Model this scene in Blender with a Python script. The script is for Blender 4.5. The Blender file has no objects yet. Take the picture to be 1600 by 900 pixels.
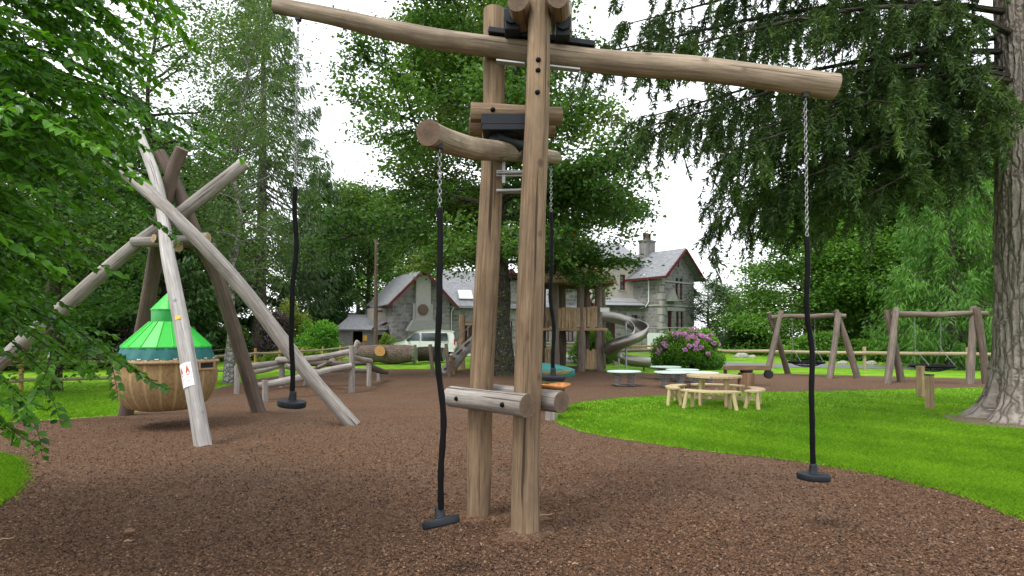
import bpy, math, random
import numpy as np
from mathutils import Vector, Matrix
R = math.radians
scene = bpy.context.scene
COL = scene.collection
F_PX, YH, CAMH = 890.0, 525.0, 1.7
PITCH = R(1.7)
CY = YH - F_PX*math.tan(PITCH)

def P(px, py, d):
    """world point at distance d (metres ahead) seen at photo pixel px, py"""
    u = (px-800)/F_PX; v = (CY-py)/F_PX
    y = math.cos(PITCH)-v*math.sin(PITCH); z = math.sin(PITCH)+v*math.cos(PITCH)
    return Vector((u*d/y, d, CAMH+z*d/y))
def G(px, py):
    """ground point at photo pixel"""
    d = CAMH*F_PX/(py-YH)
    return P(px, py, d)
def sstep(a, b, x):
    t = min(1, max(0, (x-a)/(b-a))); return t*t*(3-2*t)
def gz(x, y):
    h = 0.3*sstep(30, 42, y)
    if x < -6: h += 1.6*sstep(42, 110, y)*sstep(6, 16, -x)
    return h

# ------------------------------------------------------------------ mesh building
OFF = {}
class MB:
    def __init__(s): s.v=[]; s.f=[]; s.m=[]; s.s=[]; s.g=[]; s.n=0
    def add(s, V, F, mat=0, smooth=False, grain=None):
        V = np.asarray(V, float).reshape(-1,3)
        s.v.append(V); s.g.append(V.copy() if grain is None else np.asarray(grain, float).reshape(-1,3))
        mats = mat if isinstance(mat, (list,tuple)) else [mat]*len(F)
        for f, m in zip(F, mats):
            s.f.append([i+s.n for i in f]); s.m.append(m); s.s.append(smooth)
        s.n += len(V); return s
    def box(s, c, size, rot=None, mat=0, rz=0.0):
        x,y,z = [q/2 for q in size]
        V = np.array([(-x,-y,-z),(x,-y,-z),(x,y,-z),(-x,y,-z),(-x,-y,z),(x,-y,z),(x,y,z),(-x,y,z)])
        g = V.copy(); ax = int(np.argmax(size))       # the grain runs along the longest side
        o = [i for i in range(3) if i != ax]; g = np.stack([V[:,o[0]], V[:,o[1]], V[:,ax]], 1)
        M = rot.to_3x3() if rot is not None else Matrix.Rotation(rz, 3, 'Z')
        V = V @ np.array(M).T + np.array(c)
        return s.add(V, [(0,3,2,1),(4,5,6,7),(0,1,5,4),(1,2,6,5),(2,3,7,6),(3,0,4,7)], mat, grain=g+random.random()*5)
    def tube(s, pts, rad, n=10, mat=0, capmat=None, wob=0.0, seed=0, caps=True, smooth=True, goff=None):
        pts = np.array([tuple(p) for p in pts], float); k = len(pts)
        rad = np.full(k, rad) if np.isscalar(rad) else np.asarray(rad, float)
        T = np.gradient(pts, axis=0); T /= np.linalg.norm(T, axis=1)[:,None]+1e-12
        a = np.array((0,0,1.)) if abs(T[0,2]) < .9 else np.array((1.,0,0))
        u = np.cross(T[0], a); u /= np.linalg.norm(u)
        ang = np.arange(n)*2*math.pi/n
        L = np.concatenate([[0], np.cumsum(np.linalg.norm(np.diff(pts, axis=0), axis=1))])
        rs = np.random.default_rng(abs(seed)+k)
        ph = rs.random(6)*6.28; g0 = rs.random()*20 if goff is None else goff
        V=[]; Gn=[]
        for i in range(k):
            u = u-T[i]*np.dot(u, T[i]); u /= np.linalg.norm(u)+1e-12
            w = np.cross(T[i], u)
            r = rad[i]*np.ones(n)
            if wob: r = r*(1+wob*(np.sin(2*ang+ph[0]+L[i]*1.7)+.6*np.sin(3*ang+ph[1]-L[i]*2.9)+.8*math.sin(L[i]*3.1+ph[2])+.5*np.sin(5*ang+L[i]*5+ph[3])))
            V.append(pts[i]+np.outer(r*np.cos(ang), u)+np.outer(r*np.sin(ang), w))
            Gn.append(np.stack([r*np.cos(ang)+g0, r*np.sin(ang)+g0, np.full(n, L[i]+g0)], 1))
        F=[]
        for i in range(k-1):
            for j in range(n):
                j2=(j+1)%n; F.append((i*n+j, i*n+j2, (i+1)*n+j2, (i+1)*n+j))
        s.add(np.vstack(V), F, mat, smooth, np.vstack(Gn))
        if caps:
            cm = mat if capmat is None else capmat
            for i, rev in ((0,True),(k-1,False)):
                ctr = pts[i]+T[i]*rad[i]*(-.03 if rev else .03)
                VV = np.vstack([V[i], ctr]); gg = Gn[i].copy()-g0; gg[:,2]=g0
                gg = np.vstack([gg, (0,0,g0)])
                FF = [((j+1)%n, j, n) if rev else (j, (j+1)%n, n) for j in range(n)]
                s.add(VV, FF, cm, False, gg)
        return s
    def lathe(s, prof, c=(0,0,0), n=24, mat=0, smooth=True, a0=0):
        k=len(prof); V=[]; gr=[]
        for r,z in prof:
            for j in range(n):
                a=a0+2*math.pi*j/n; V.append((c[0]+r*math.cos(a), c[1]+r*math.sin(a), c[2]+z)); gr.append((a, z, r))
        F=[(i*n+j, i*n+(j+1)%n, (i+1)*n+(j+1)%n, (i+1)*n+j) for i in range(k-1) for j in range(n)]
        s.add(V, F, mat, smooth, gr)
        if prof[0][0] > 1e-4: s.add(V[:n], [tuple(range(n))[::-1]], mat, False)
        if prof[-1][0] > 1e-4: s.add(V[-n:], [tuple(range(n))], mat, False)
        return s
    def prism(s, poly, p0, ex, ey, ez, depth, mat=0):
        """polygon in the (ex, ez) plane at p0, pushed back by depth along ey"""
        p0,ex,ey,ez = map(Vector, (p0,ex,ey,ez)); n=len(poly)
        A=[p0+ex*a+ez*b for a,b in poly]; B=[q+ey*depth for q in A]
        ga=[(a,b,0) for a,b in poly]
        s.add(A, [tuple(range(n))], mat, grain=ga); s.add(B, [tuple(range(n))[::-1]], mat, grain=ga)
        for i in range(n):
            j=(i+1)%n; l=math.dist(poly[i], poly[j])
            flat = abs(poly[i][1]-poly[j][1]) < 1e-6
            if flat: gg=[(poly[i][0],0,0),(poly[j][0],0,0),(poly[j][0],depth,0),(poly[i][0],depth,0)]
            else: gg=[(0,poly[i][1],0),(0,poly[j][1],0),(depth,poly[j][1],0),(depth,poly[i][1],0)]
            s.add([A[j],A[i],B[i],B[j]], [(0,1,2,3)], mat, grain=[gg[1],gg[0],gg[3],gg[2]])
        return s

def obj(name, mb, mats, parent=None, bevel=0.0, label=None):
    me = bpy.data.meshes.new(name)
    V = np.vstack(mb.v); off = OFF.get(parent.name, Vector((0,0,0))) if parent else Vector((0,0,0))
    me.from_pydata((V-np.array(off)).tolist(), [], mb.f)
    for m in (mats if isinstance(mats, (list,tuple)) else [mats]): me.materials.append(m)
    me.polygons.foreach_set('material_index', mb.m); me.polygons.foreach_set('use_smooth', mb.s)
    a = me.attributes.new('grain', 'FLOAT_VECTOR', 'POINT'); a.data.foreach_set('vector', np.vstack(mb.g).ravel())
    me.update()
    o = bpy.data.objects.new(name, me); COL.objects.link(o)
    if parent: o.parent = parent; OFF[o.name] = off
    if bevel:
        b = o.modifiers.new('Bevel', 'BEVEL'); b.width = bevel; b.segments = 2; b.limit_method='ANGLE'; b.angle_limit=R(40)
    if label: o['label'] = label
    return o
def thing(name, label, cat, loc=(0,0,0), group=None):
    o = bpy.data.objects.new(name, None); o.empty_display_size=.2; COL.objects.link(o)
    o.location = loc; OFF[o.name] = Vector(loc)
    return tag(o, label, cat, group)
def tag(o, label=None, cat=None, group=None, kind=None):
    if label: o['label']=label
    if cat: o['category']=cat
    if group: o['group']=group
    if kind: o['kind']=kind
    return o
def dup(root, loc, rz=0, label=None, scale=1, zs=None):
    r = root.copy(); COL.objects.link(r); r.location=loc; r.rotation_euler=(0,0,rz)
    r.scale=(scale,scale,zs or scale)
    if label: r['label']=label
    for ch in root.children:
        c=ch.copy(); COL.objects.link(c); c.parent=r
        for g in ch.children:
            d=g.copy(); COL.objects.link(d); d.parent=c
    return r
def smoothpath(pts, k=6):
    """Catmull-Rom through tuples of any length"""
    A=np.array([tuple(p) for p in pts], float); A=np.vstack([2*A[0]-A[1], A, 2*A[-1]-A[-2]]); out=[]
    for i in range(1, len(A)-2):
        p0,p1,p2,p3=A[i-1:i+3]
        for t in np.linspace(0,1,k,endpoint=False):
            out.append(.5*((2*p1)+(-p0+p2)*t+(2*p0-5*p1+4*p2-p3)*t*t+(-p0+3*p1-3*p2+p3)*t**3))
    out.append(A[-2]); return np.array(out)

# ------------------------------------------------------------------ materials
class NT:
    def __init__(s, name):
        s.m=bpy.data.materials.new(name); s.m.use_nodes=True; s.t=s.m.node_tree
        s.b=s.t.nodes['Principled BSDF']; s.out=s.t.nodes['Material Output']
    def n(s, typ, props=None, **inp):
        q=s.t.nodes.new('ShaderNode'+typ)
        for k,v in (props or {}).items(): setattr(q,k,v)
        for k,v in inp.items():
            key=int(k[1:]) if k[0]=='i' and k[1:].isdigit() else k.replace('_',' ')
            s.link(v, q.inputs[key])
        return q
    def link(s, v, sock):
        if isinstance(v, bpy.types.NodeSocket): s.t.links.new(v, sock)
        elif hasattr(v,'outputs'): s.t.links.new(v.outputs[0], sock)
        else:
            if isinstance(v,(tuple,list)) and len(v)==3 and len(sock.default_value)==4: v=(*v,1)
            sock.default_value=v
    def set(s, **kw):
        for k,v in kw.items(): s.link(v, s.b.inputs[k.replace('_',' ')])
        return s
    def ramp(s, fac, stops):
        q=s.n('ValToRGB'); s.link(fac, q.inputs[0]); e=q.color_ramp.elements
        while len(e)<len(stops): e.new(.5)
        for el,(p,c) in zip(e,stops): el.position=p; el.color=(*c,1) if len(c)==3 else c
        return q.outputs[0]
    def mix(s, fac, a, b, mode='MIX'):
        q=s.n('Mix', dict(data_type='RGBA', blend_type=mode)); s.link(fac,q.inputs[0]); s.link(a,q.inputs[6]); s.link(b,q.inputs[7]); return q.outputs[2]
    def grain(s): return s.n('Attribute', dict(attribute_name='grain')).outputs['Vector']
    def scale(s, vec, sc): return s.n('VectorMath', dict(operation='MULTIPLY'), i0=vec, i1=sc).outputs[0]
    def noise(s, vec, sc, det=4, rough=.6, dist=0): return s.n('TexNoise', Vector=vec, Scale=sc, Detail=det, Roughness=rough, Distortion=dist).outputs[0]
    def bump(s, h, strength=.4, dist=.01): s.link(s.n('Bump', Strength=strength, Distance=dist, Height=h), s.b.inputs['Normal'])
    def pos(s): return s.n('NewGeometry').outputs['Position']
    def oc(s): return s.n('TexCoord').outputs['Object']

def plain(name, col, rough=.6, metal=0, var=.12, vs=6, spec=.4, bump=0):
    q=NT(name); nz=q.noise(q.grain(), vs, 5)
    q.set(Base_Color=q.mix(nz, tuple(c*(1-var) for c in col), tuple(min(1,c*(1+var)) for c in col)), Roughness=rough, Metallic=metal)
    q.b.inputs['Specular IOR Level'].default_value=spec
    if bump: q.bump(q.noise(q.grain(), vs*6, 4), bump, .01)
    return q.m
def wood(name, light, dark, stain=(.1,.08,.06), st=.5, crack=.8, rough=.75, fine=1.0):
    q=NT(name); g=q.grain()
    a=q.noise(q.scale(g,(1,1,.045)), 42*fine, 6, .68, .5)
    base=q.ramp(a, [(.34,dark),(.5,tuple(x*.55+y*.45 for x,y in zip(light,dark))),(.64,light)])
    sk=q.noise(q.scale(g,(1,1,.05)), 11*fine, 4, .6, .8)
    base=q.mix(q.ramp(sk,[(.46,(0,)*3),(.70,(.6,)*3)]), base, tuple(c*.8 for c in dark))
    lt=q.noise(q.scale(g,(1,1,.12)), 7*fine, 4, .6)
    base=q.mix(q.ramp(lt,[(.52,(0,)*3),(.72,(.5,)*3)]), base, tuple(min(1,c*1.25) for c in light))
    big=q.noise(q.scale(g,(1,1,.6)), 3.2, 4, .6)
    m=q.ramp(big, [(.42,(0,0,0)),(.75,(st,)*3)])
    base=q.mix(m, base, stain)
    ck=q.noise(q.scale(g,(1,1,.018)), 26*fine, 3, .5)
    cm=q.ramp(ck, [(.335,(crack,)*3),(.375,(0,0,0))])
    base=q.mix(cm, base, tuple(c*.25 for c in dark))
    kn=q.n('TexVoronoi', Vector=q.scale(g,(1,1,.75)), Scale=3.3).outputs['Distance']
    base=q.mix(q.ramp(kn,[(.0,(.75,)*3),(.06,(.65,)*3),(.12,(0,0,0))]), base, tuple(c*.45 for c in dark))
    q.set(Base_Color=base, Roughness=rough); q.b.inputs['Specular IOR Level'].default_value=.25
    h=q.n('Math', dict(operation='SUBTRACT'), i0=a, i1=cm); q.bump(h, .45, .012)
    return q.m
def endgrain(name, light, dark):
    q=NT(name); g=q.grain()
    ln=q.n('VectorMath', dict(operation='LENGTH'), i0=q.scale(g,(1,1,0))).outputs['Value']
    wob=q.noise(g, 14, 3)
    rr=q.n('Math', dict(operation='MULTIPLY_ADD'), i0=wob, i1=.03, i2=ln)
    w=q.n('Math', dict(operation='SINE'), i0=q.n('Math', dict(operation='MULTIPLY'), i0=rr, i1=480.0))
    f=q.n('MapRange', i0=w, i1=-1.0, i2=1.0, i3=0.0, i4=.5)
    c=q.mix(f, light, dark); c=q.mix(q.ramp(ln,[(.0,(.6,)*3),(.05,(.25,)*3),(.09,(0,0,0))]), c, tuple(x*.7 for x in dark))
    c=q.mix(q.ramp(q.noise(g,30,5,.7),[(.4,(0,)*3),(.75,(.7,)*3)]), c, tuple(x*.5 for x in dark))
    q.set(Base_Color=c, Roughness=.85); q.bump(w,.12,.004); return q.m
def bark(name, light, dark, sc=9, stretch=.3, moss=None, bumpd=.04, patch=None, ck=.35):
    q=NT(name); g=q.grain()
    gd=q.n('VectorMath', dict(operation='ADD'), i0=q.scale(g,(1,1,stretch)), i1=q.scale(q.n('TexNoise', Vector=g, Scale=4.0).outputs['Color'],(.12,.12,.12))).outputs[0]
    v=q.n('TexVoronoi', dict(feature='DISTANCE_TO_EDGE'), Vector=gd, Scale=float(sc)).outputs['Distance']
    nz=q.noise(q.scale(g,(1,1,.4)), sc*2.5, 6, .7)
    c=q.ramp(nz,[(.3,dark),(.7,light)])
    c=q.mix(q.ramp(v,[(.0,(.9,)*3),(.13,(0,)*3)]), c, tuple(x*ck for x in dark))
    if moss: c=q.mix(q.ramp(q.noise(g,2.2,5,.65),[(.5,(0,)*3),(.62,(.8,)*3)]), c, moss)
    if patch: c=q.mix(q.ramp(q.noise(q.scale(g,(1,1,2.2)),6,4,.7),[(.60,(0,)*3),(.66,(.9,)*3)]), c, patch)
    q.set(Base_Color=c, Roughness=.9); q.b.inputs['Specular IOR Level'].default_value=.15
    h=q.n('Math', dict(operation='MULTIPLY_ADD'), i0=q.ramp(v,[(0,(0,)*3),(.25,(1,)*3)]), i1=.7, i2=q.n('Math',dict(operation='MULTIPLY'),i0=nz,i1=.5))
    q.bump(h, .9, bumpd); return q.m
def leafmat(name, dark, light, trans=.35, rough=.45, spec=.35):
    q=NT(name); t=q.n('Attribute', dict(attribute_name='tint')).outputs['Fac']
    rnd=q.n('ObjectInfo').outputs['Random']
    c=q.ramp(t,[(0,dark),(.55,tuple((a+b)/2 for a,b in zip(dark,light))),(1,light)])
    hv=q.n('HueSaturation', Hue=q.n('MapRange',i0=rnd,i1=0.0,i2=1.0,i3=.485,i4=.512).outputs[0], Saturation=1.0, Value=q.n('MapRange',i0=rnd,i1=0.0,i2=1.0,i3=.85,i4=1.12).outputs[0], Color=c)
    c=hv.outputs[0]
    q.set(Base_Color=c, Roughness=rough); q.b.inputs['Specular IOR Level'].default_value=spec
    tc=q.mix(1.0, c, (1.25,1.25,.5), 'MULTIPLY')
    tr=q.n('BsdfTranslucent', Color=tc)
    ms=q.n('MixShader', i0=trans, i1=q.b, i2=tr); q.t.links.new(ms.outputs[0], q.out.inputs[0]); return q.m
def brickmat(name, c1, c2, mortar, bw, rh, ms=.02, nz=.35, rough=.85, bumpd=.02, bias=0.0):
    q=NT(name); g=q.grain()
    gd=q.n('VectorMath', dict(operation='ADD'), i0=g, i1=q.scale(q.n('TexNoise', Vector=g, Scale=1.6).outputs['Color'],(.09,.09,0))).outputs[0]
    b=q.n('TexBrick', dict(offset=.47, squash=1.35, squash_frequency=3), Vector=gd, Color1=c1, Color2=c2, Mortar=mortar, Scale=1.0, Mortar_Size=ms, Brick_Width=bw, Row_Height=rh, Bias=bias)
    n1=q.noise(g, 3.5, 6, .7)
    c=q.mix(nz, b.outputs[0], q.ramp(n1,[(.3,tuple(x*.45 for x in c1)),(.7,tuple(min(1,x*1.5) for x in c2))]))
    q.set(Base_Color=c, Roughness=rough)
    q.bump(q.n('Math',dict(operation='SUBTRACT'),i0=q.n('Math',dict(operation='MULTIPLY'),i0=q.noise(g,12,4),i1=.5),i1=b.outputs[1]), .6, bumpd); return q.m

M={}
M['post']=wood('warm_post_wood',(.315,.22,.135),(.115,.074,.044),(.115,.08,.052),.7,.85)
M['beam']=wood('beam_wood',(.37,.295,.215),(.155,.115,.08),(.11,.08,.055),.75,.7)
M['grey']=wood('grey_weathered_wood',(.40,.375,.345),(.17,.15,.132),(.13,.10,.078),.6,.85)
M['paleleg']=wood('pale_silver_wood',(.50,.48,.46),(.27,.25,.235),(.2,.175,.15),.45,.7)
M['greydark']=wood('dark_weathered_wood',(.15,.12,.098),(.07,.055,.042),(.1,.08,.06),.4,.6)
M['brownlog']=wood('brown_log_wood',(.165,.125,.098),(.08,.058,.043),(.06,.045,.034),.5,.6)
M['swing']=wood('swing_frame_wood',(.23,.19,.155),(.11,.085,.068),(.07,.055,.043),.5,.5)
M['plank']=wood('pale_plank_wood',(.50,.355,.21),(.26,.165,.09),(.22,.155,.10),.5,.5)
M['picnic']=wood('picnic_wood',(.62,.50,.30),(.40,.29,.15),(.35,.26,.15),.4,.3)
M['rail']=wood('fence_rail_wood',(.44,.36,.24),(.26,.19,.12),(.22,.18,.13),.5,.4)
M['gold']=wood('yellow_timber',(.55,.36,.13),(.33,.19,.06),(.3,.2,.1),.3,.3)
M['end']=endgrain('end_grain',(.17,.11,.07),(.075,.048,.032))
M['endpale']=endgrain('pale_end_grain',(.52,.38,.22),(.27,.17,.09))
M['endgrey']=endgrain('grey_end_grain',(.40,.36,.31),(.22,.18,.15))
M['endorange']=endgrain('fresh_cut_end_grain',(.62,.33,.12),(.40,.18,.05))
M['rubber']=plain('black_rubber',(.0035,.0037,.0045),.6,0,.25,9,.12,.15)
M['seat']=plain('moulded_black_rubber',(.0085,.0115,.0165),.5,0,.2,14,.3,.25)
M['plate']=plain('black_plastic_plate',(.006,.0085,.013),.5,0,.2,8,.3)
M['steel']=plain('galvanised_steel',(.38,.39,.39),.55,.8,.2,12,.5,.05)
M['chain']=plain('chain_steel',(.30,.30,.30),.45,.85,.2,20,.5)
M['slide']=plain('brushed_stainless',(.33,.31,.285),.38,.9,.1,4,.5,.03)
M['green']=plain('bright_green_plastic',(.025,.46,.040),.42,0,.1,3,.5)
M['green2']=plain('deeper_green_plastic',(.015,.30,.05),.35,0,.1,3,.5)
M['teal']=plain('dark_teal_canvas',(.013,.13,.125),.5,0,.3,9,.4,.3)
M['tarp']=plain('teal_tarpaulin',(.008,.115,.105),.55,0,.25,5,.4,.3)
M['mint']=plain('mint_board',(.50,.66,.56),.45,0,.08,5,.4)
M['white']=plain('white_paint',(.78,.79,.79),.4,0,.04,2,.5)
M['whiteboard']=plain('white_board',(.82,.82,.82),.5,0,.03,2,.4)
M['carwhite']=plain('white_car_paint',(.84,.85,.86),.2,0,.02,1,.5)
M['darktrim']=plain('dark_trim',(.02,.02,.022),.5,0,.1,5,.4)
M['redsign']=plain('red_sign_ink',(.5,.09,.05),.5); M['greyink']=plain('grey_sign_ink',(.30,.32,.34),.5)
M['yellow']=plain('yellow_sticker',(.75,.42,.03),.5)
M['redwood']=plain('red_paint',(.115,.011,.018),.65,0,.25,4,.3)
M['redlamp']=plain('red_lamp',(.45,.02,.02),.25)
M['render']=plain('cream_render',(.40,.365,.32),.85,0,.16,2.5,.2,.15)
M['conc']=plain('pale_stone',(.34,.335,.31),.85,0,.22,4,.2,.3)
M['cobble']=plain('lichened_canopy_stone',(.25,.265,.245),.9,0,.25,5,.2,.3)
M['lead']=plain('grey_lead',(.26,.27,.28),.6,0,.2,4,.3)
M['shedboard']=wood('grey_shed_boards',(.27,.26,.25),(.15,.145,.14),(.13,.12,.11),.4,.5)
M['pole']=wood('telegraph_pole_wood',(.17,.115,.09),(.09,.06,.045),(.06,.045,.035),.5,.5)
M['rust']=wood('rusty_brown_wood',(.30,.185,.105),(.14,.075,.04),(.1,.07,.05),.5,.4)
M['orangewood']=wood('orange_wood_tray',(.50,.21,.07),(.28,.105,.032),(.3,.15,.06),.4,.4)
M['rock']=plain('pale_boulder',(.38,.36,.33),.9,0,.4,5,.2,.6)
M['stone']=brickmat('granite_rubble',(.078,.079,.083),(.275,.262,.248),(.25,.248,.245),.50,.29,.03,.33,.88,.03)
M['slate']=brickmat('slate_roof',(.14,.147,.158),(.22,.228,.24),(.10,.105,.11),.30,.22,.012,.3,.6,.015)
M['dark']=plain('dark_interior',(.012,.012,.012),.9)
M['mauve']=plain('mauve_petal',(.52,.19,.55),.6,0,.3,8,.3)
def glassmat(name, tint):
    q=NT(name); q.set(Base_Color=tint, Roughness=.06); q.b.inputs['Specular IOR Level'].default_value=.9
    return q.m
M['glass']=glassmat('window_glass',(.02,.024,.028)); M['carglass']=glassmat('car_window_glass',(.03,.045,.05))
q=NT('wicker'); g=q.grain()   # grain = (angle, height, radius)
sx=q.n('SeparateXYZ', i0=g)
wv=q.n('Math',dict(operation='SINE'),i0=q.n('Math',dict(operation='MULTIPLY'),i0=sx.outputs[0],i1=150.0))
wh=q.n('Math',dict(operation='SINE'),i0=q.n('Math',dict(operation='MULTIPLY'),i0=sx.outputs[1],i1=210.0))
pr=q.n('Math',dict(operation='MULTIPLY'),i0=wv,i1=wh)
rib=q.n('Math',dict(operation='POWER'),i0=q.n('Math',dict(operation='ABSOLUTE'),i0=q.n('Math',dict(operation='COSINE'),i0=q.n('Math',dict(operation='MULTIPLY'),i0=sx.outputs[0],i1=11.0))),i1=26.0)
nz=q.noise(q.scale(g,(6,3,1)),4,6,.7)
c=q.ramp(nz,[(.3,(.27,.155,.055)),(.7,(.60,.40,.175))])
c=q.mix(q.ramp(q.n('MapRange',i0=pr,i1=-1.0,i2=1.0,i3=0.0,i4=1.0),[(.0,(.85,)*3),(.65,(0,)*3)]),c,(.10,.05,.018))
c=q.mix(q.n('Math',dict(operation='MULTIPLY'),i0=rib,i1=.55),c,(.66,.47,.24))
q.set(Base_Color=c,Roughness=.75); q.bump(q.n('Math',dict(operation='MULTIPLY_ADD'),i0=rib,i1=2.0,i2=pr),.7,.02); M['wicker']=q.m

# ground
q=NT('bark_mulch'); p=q.pos()
v=q.n('TexVoronoi', Vector=q.scale(p,(1,1,.3)), Scale=52.0, Randomness=1.0)
vc=q.n('SeparateXYZ', i0=v.outputs['Color']).outputs[0]
v2=q.n('SeparateXYZ', i0=q.n('TexVoronoi', Vector=p, Scale=21.0).outputs['Color']).outputs[1]
c=q.ramp(vc,[(.0,(0.050,0.029,0.017)),(.3,(0.092,0.050,0.029)),(.6,(0.134,0.074,0.042)),(.82,(0.179,0.102,0.059)),(1,(0.231,0.150,0.094))])
c=q.mix(q.n('Math',dict(operation='MULTIPLY'),i0=v2,i1=.5),c,(0.089,0.048,0.029))
big=q.noise(p,.55,4,.6); c=q.mix(q.ramp(big,[(.4,(0,)*3),(.7,(.45,)*3)]),c,(0.121,0.088,0.064))
c=q.mix(q.ramp(q.noise(p,1.7,5,.7),[(.45,(0,)*3),(.75,(.4,)*3)]),c,(0.068,0.039,0.024))
q.set(Base_Color=c,Roughness=.92); q.b.inputs['Specular IOR Level'].default_value=.15
q.bump(q.n('Math',dict(operation='MULTIPLY_ADD'),i0=v.outputs['Distance'],i1=.7,i2=q.noise(p,9,3)),.8,.02); M['mulch']=q.m
def lawnmat(name, a, b, dry):
    q=NT(name); p=q.pos()
    n1=q.noise(q.scale(p,(1,.45,1)),45,5,.75); n2=q.noise(p,.9,5,.65); n3=q.noise(p,5.5,4,.6)
    c=q.ramp(n1,[(.3,tuple(x*.6 for x in a)),(.5,a),(.72,b)])
    c=q.mix(q.ramp(n2,[(.42,(0,)*3),(.62,(.85,)*3)]),c,dry)
    c=q.mix(q.ramp(q.noise(p,2.3,4,.6),[(.50,(0,)*3),(.70,(.55,)*3)]),c,tuple(x*.55 for x in a))
    c=q.mix(q.ramp(n3,[(.35,(.35,)*3),(.6,(0,)*3)]),c,tuple(x*.6 for x in a))
    q.set(Base_Color=c,Roughness=.9); q.b.inputs['Specular IOR Level'].default_value=.1
    q.bump(n1,.9,.03); return q.m
M['lawn']=lawnmat('lawn_grass',(.105,.285,.012),(.21,.46,.022),(.26,.40,.035))
q=NT('asphalt'); p=q.pos(); q.set(Base_Color=q.ramp(q.noise(p,60,5,.7),[(.3,(.10,.105,.115)),(.7,(.19,.195,.205))]),Roughness=.85); q.bump(q.noise(p,120,3),.3,.01); M['asphalt']=q.m
q=NT('bare_earth'); p=q.pos(); q.set(Base_Color=q.ramp(q.noise(p,22,6,.75),[(.3,(.075,.05,.032)),(.5,(.14,.10,.065)),(.72,(.22,.165,.11))]),Roughness=.95); q.bump(q.noise(p,35,5,.7),.8,.02); M['earth']=q.m
q=NT('gravel'); p=q.pos(); q.set(Base_Color=q.ramp(q.n('SeparateXYZ',i0=q.n('TexVoronoi',Vector=p,Scale=40.0).outputs['Color']).outputs[0],[(0,(.2,.19,.17)),(1,(.42,.40,.37))]),Roughness=.95); M['gravel']=q.m
def tintmat(name, stops, rough=.85):
    q=NT(name); t=q.n('Attribute', dict(attribute_name='tint')).outputs['Fac']; q.set(Base_Color=q.ramp(t,stops),Roughness=rough)
    q.b.inputs['Specular IOR Level'].default_value=.2; return q.m
M['chips']=tintmat('mulch_chips',[(0,(0.046,0.026,0.016)),(.4,(0.095,0.051,0.029)),(.75,(0.141,0.077,0.044)),(.93,(0.184,0.110,0.066)),(1,(0.273,0.190,0.126))])
# foliage
M['beech']=leafmat('beech_leaf',(.014,.062,.006),(.115,.28,.018),.45,.38,.4)
M['oak']=leafmat('broad_leaf',(.036,.095,.020),(.13,.245,.048),.4)
M['oakbright']=leafmat('bright_broad_leaf',(.050,.14,.020),(.18,.35,.050),.42)
M['maple']=leafmat('central_tree_leaf',(.028,.080,.015),(.125,.23,.040),.4)
M['ash']=leafmat('airy_tree_leaf',(.062,.125,.024),(.20,.31,.070),.42)
M['birch']=leafmat('birch_leaf',(.055,.12,.030),(.16,.28,.08),.42)
M['larch']=leafmat('drooping_conifer_needle',(.040,.085,.036),(.14,.215,.09),.3,.6,.2)
M['spruce']=leafmat('dark_conifer_needle',(.024,.068,.022),(.085,.165,.046),.28,.6,.2)
M['fir']=leafmat('fir_needle',(.013,.033,.011),(.095,.155,.028),.25,.5,.2)
M['hemlock']=leafmat('feathery_conifer_needle',(.045,.12,.020),(.14,.27,.045),.35,.6,.2)
M['yew']=leafmat('yew_needle',(.010,.036,.010),(.036,.095,.022),.2,.6,.2)
M['pine']=leafmat('pine_needle',(.03,.07,.03),(.10,.16,.07),.2,.6,.2)
M['rhodo']=leafmat('rhododendron_leaf',(.030,.12,.012),(.19,.40,.035),.4,.35,.45)
M['limeshrub']=leafmat('lime_shrub_leaf',(.09,.16,.02),(.24,.34,.055),.4)
M['purpleshrub']=leafmat('purple_shrub_leaf',(.05,.03,.045),(.14,.10,.12),.3)
M['blossom']=leafmat('mauve_blossom',(.52,.20,.58),(.80,.52,.82),.3,.6,.2)
M['blade']=leafmat('grass_blade',(.072,.22,.009),(.235,.48,.026),.4,.6,.2)
M['barkd']=bark('dark_bark',(.085,.07,.055),(.035,.028,.022),13,.2,(.05,.07,.025))
M['barkl']=bark('lichened_bark',(.09,.08,.062),(.038,.034,.026),8,.3,(.05,.075,.02),.04,(.30,.31,.28))
M['barkc']=bark('grey_conifer_bark',(.20,.175,.15),(.09,.076,.064),8,.35)
M['barkfir']=bark('big_fir_bark',(.38,.335,.295),(.20,.17,.145),8,.17,None,.07,(.36,.35,.32),.5)
M['barkbirch']=bark('birch_bark',(.50,.49,.46),(.10,.09,.085),5,1.6,(.08,.10,.03),.02)
M['barkpink']=bark('pinkish_bark',(.23,.175,.15),(.12,.088,.072),15,.2,None,.02)
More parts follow.
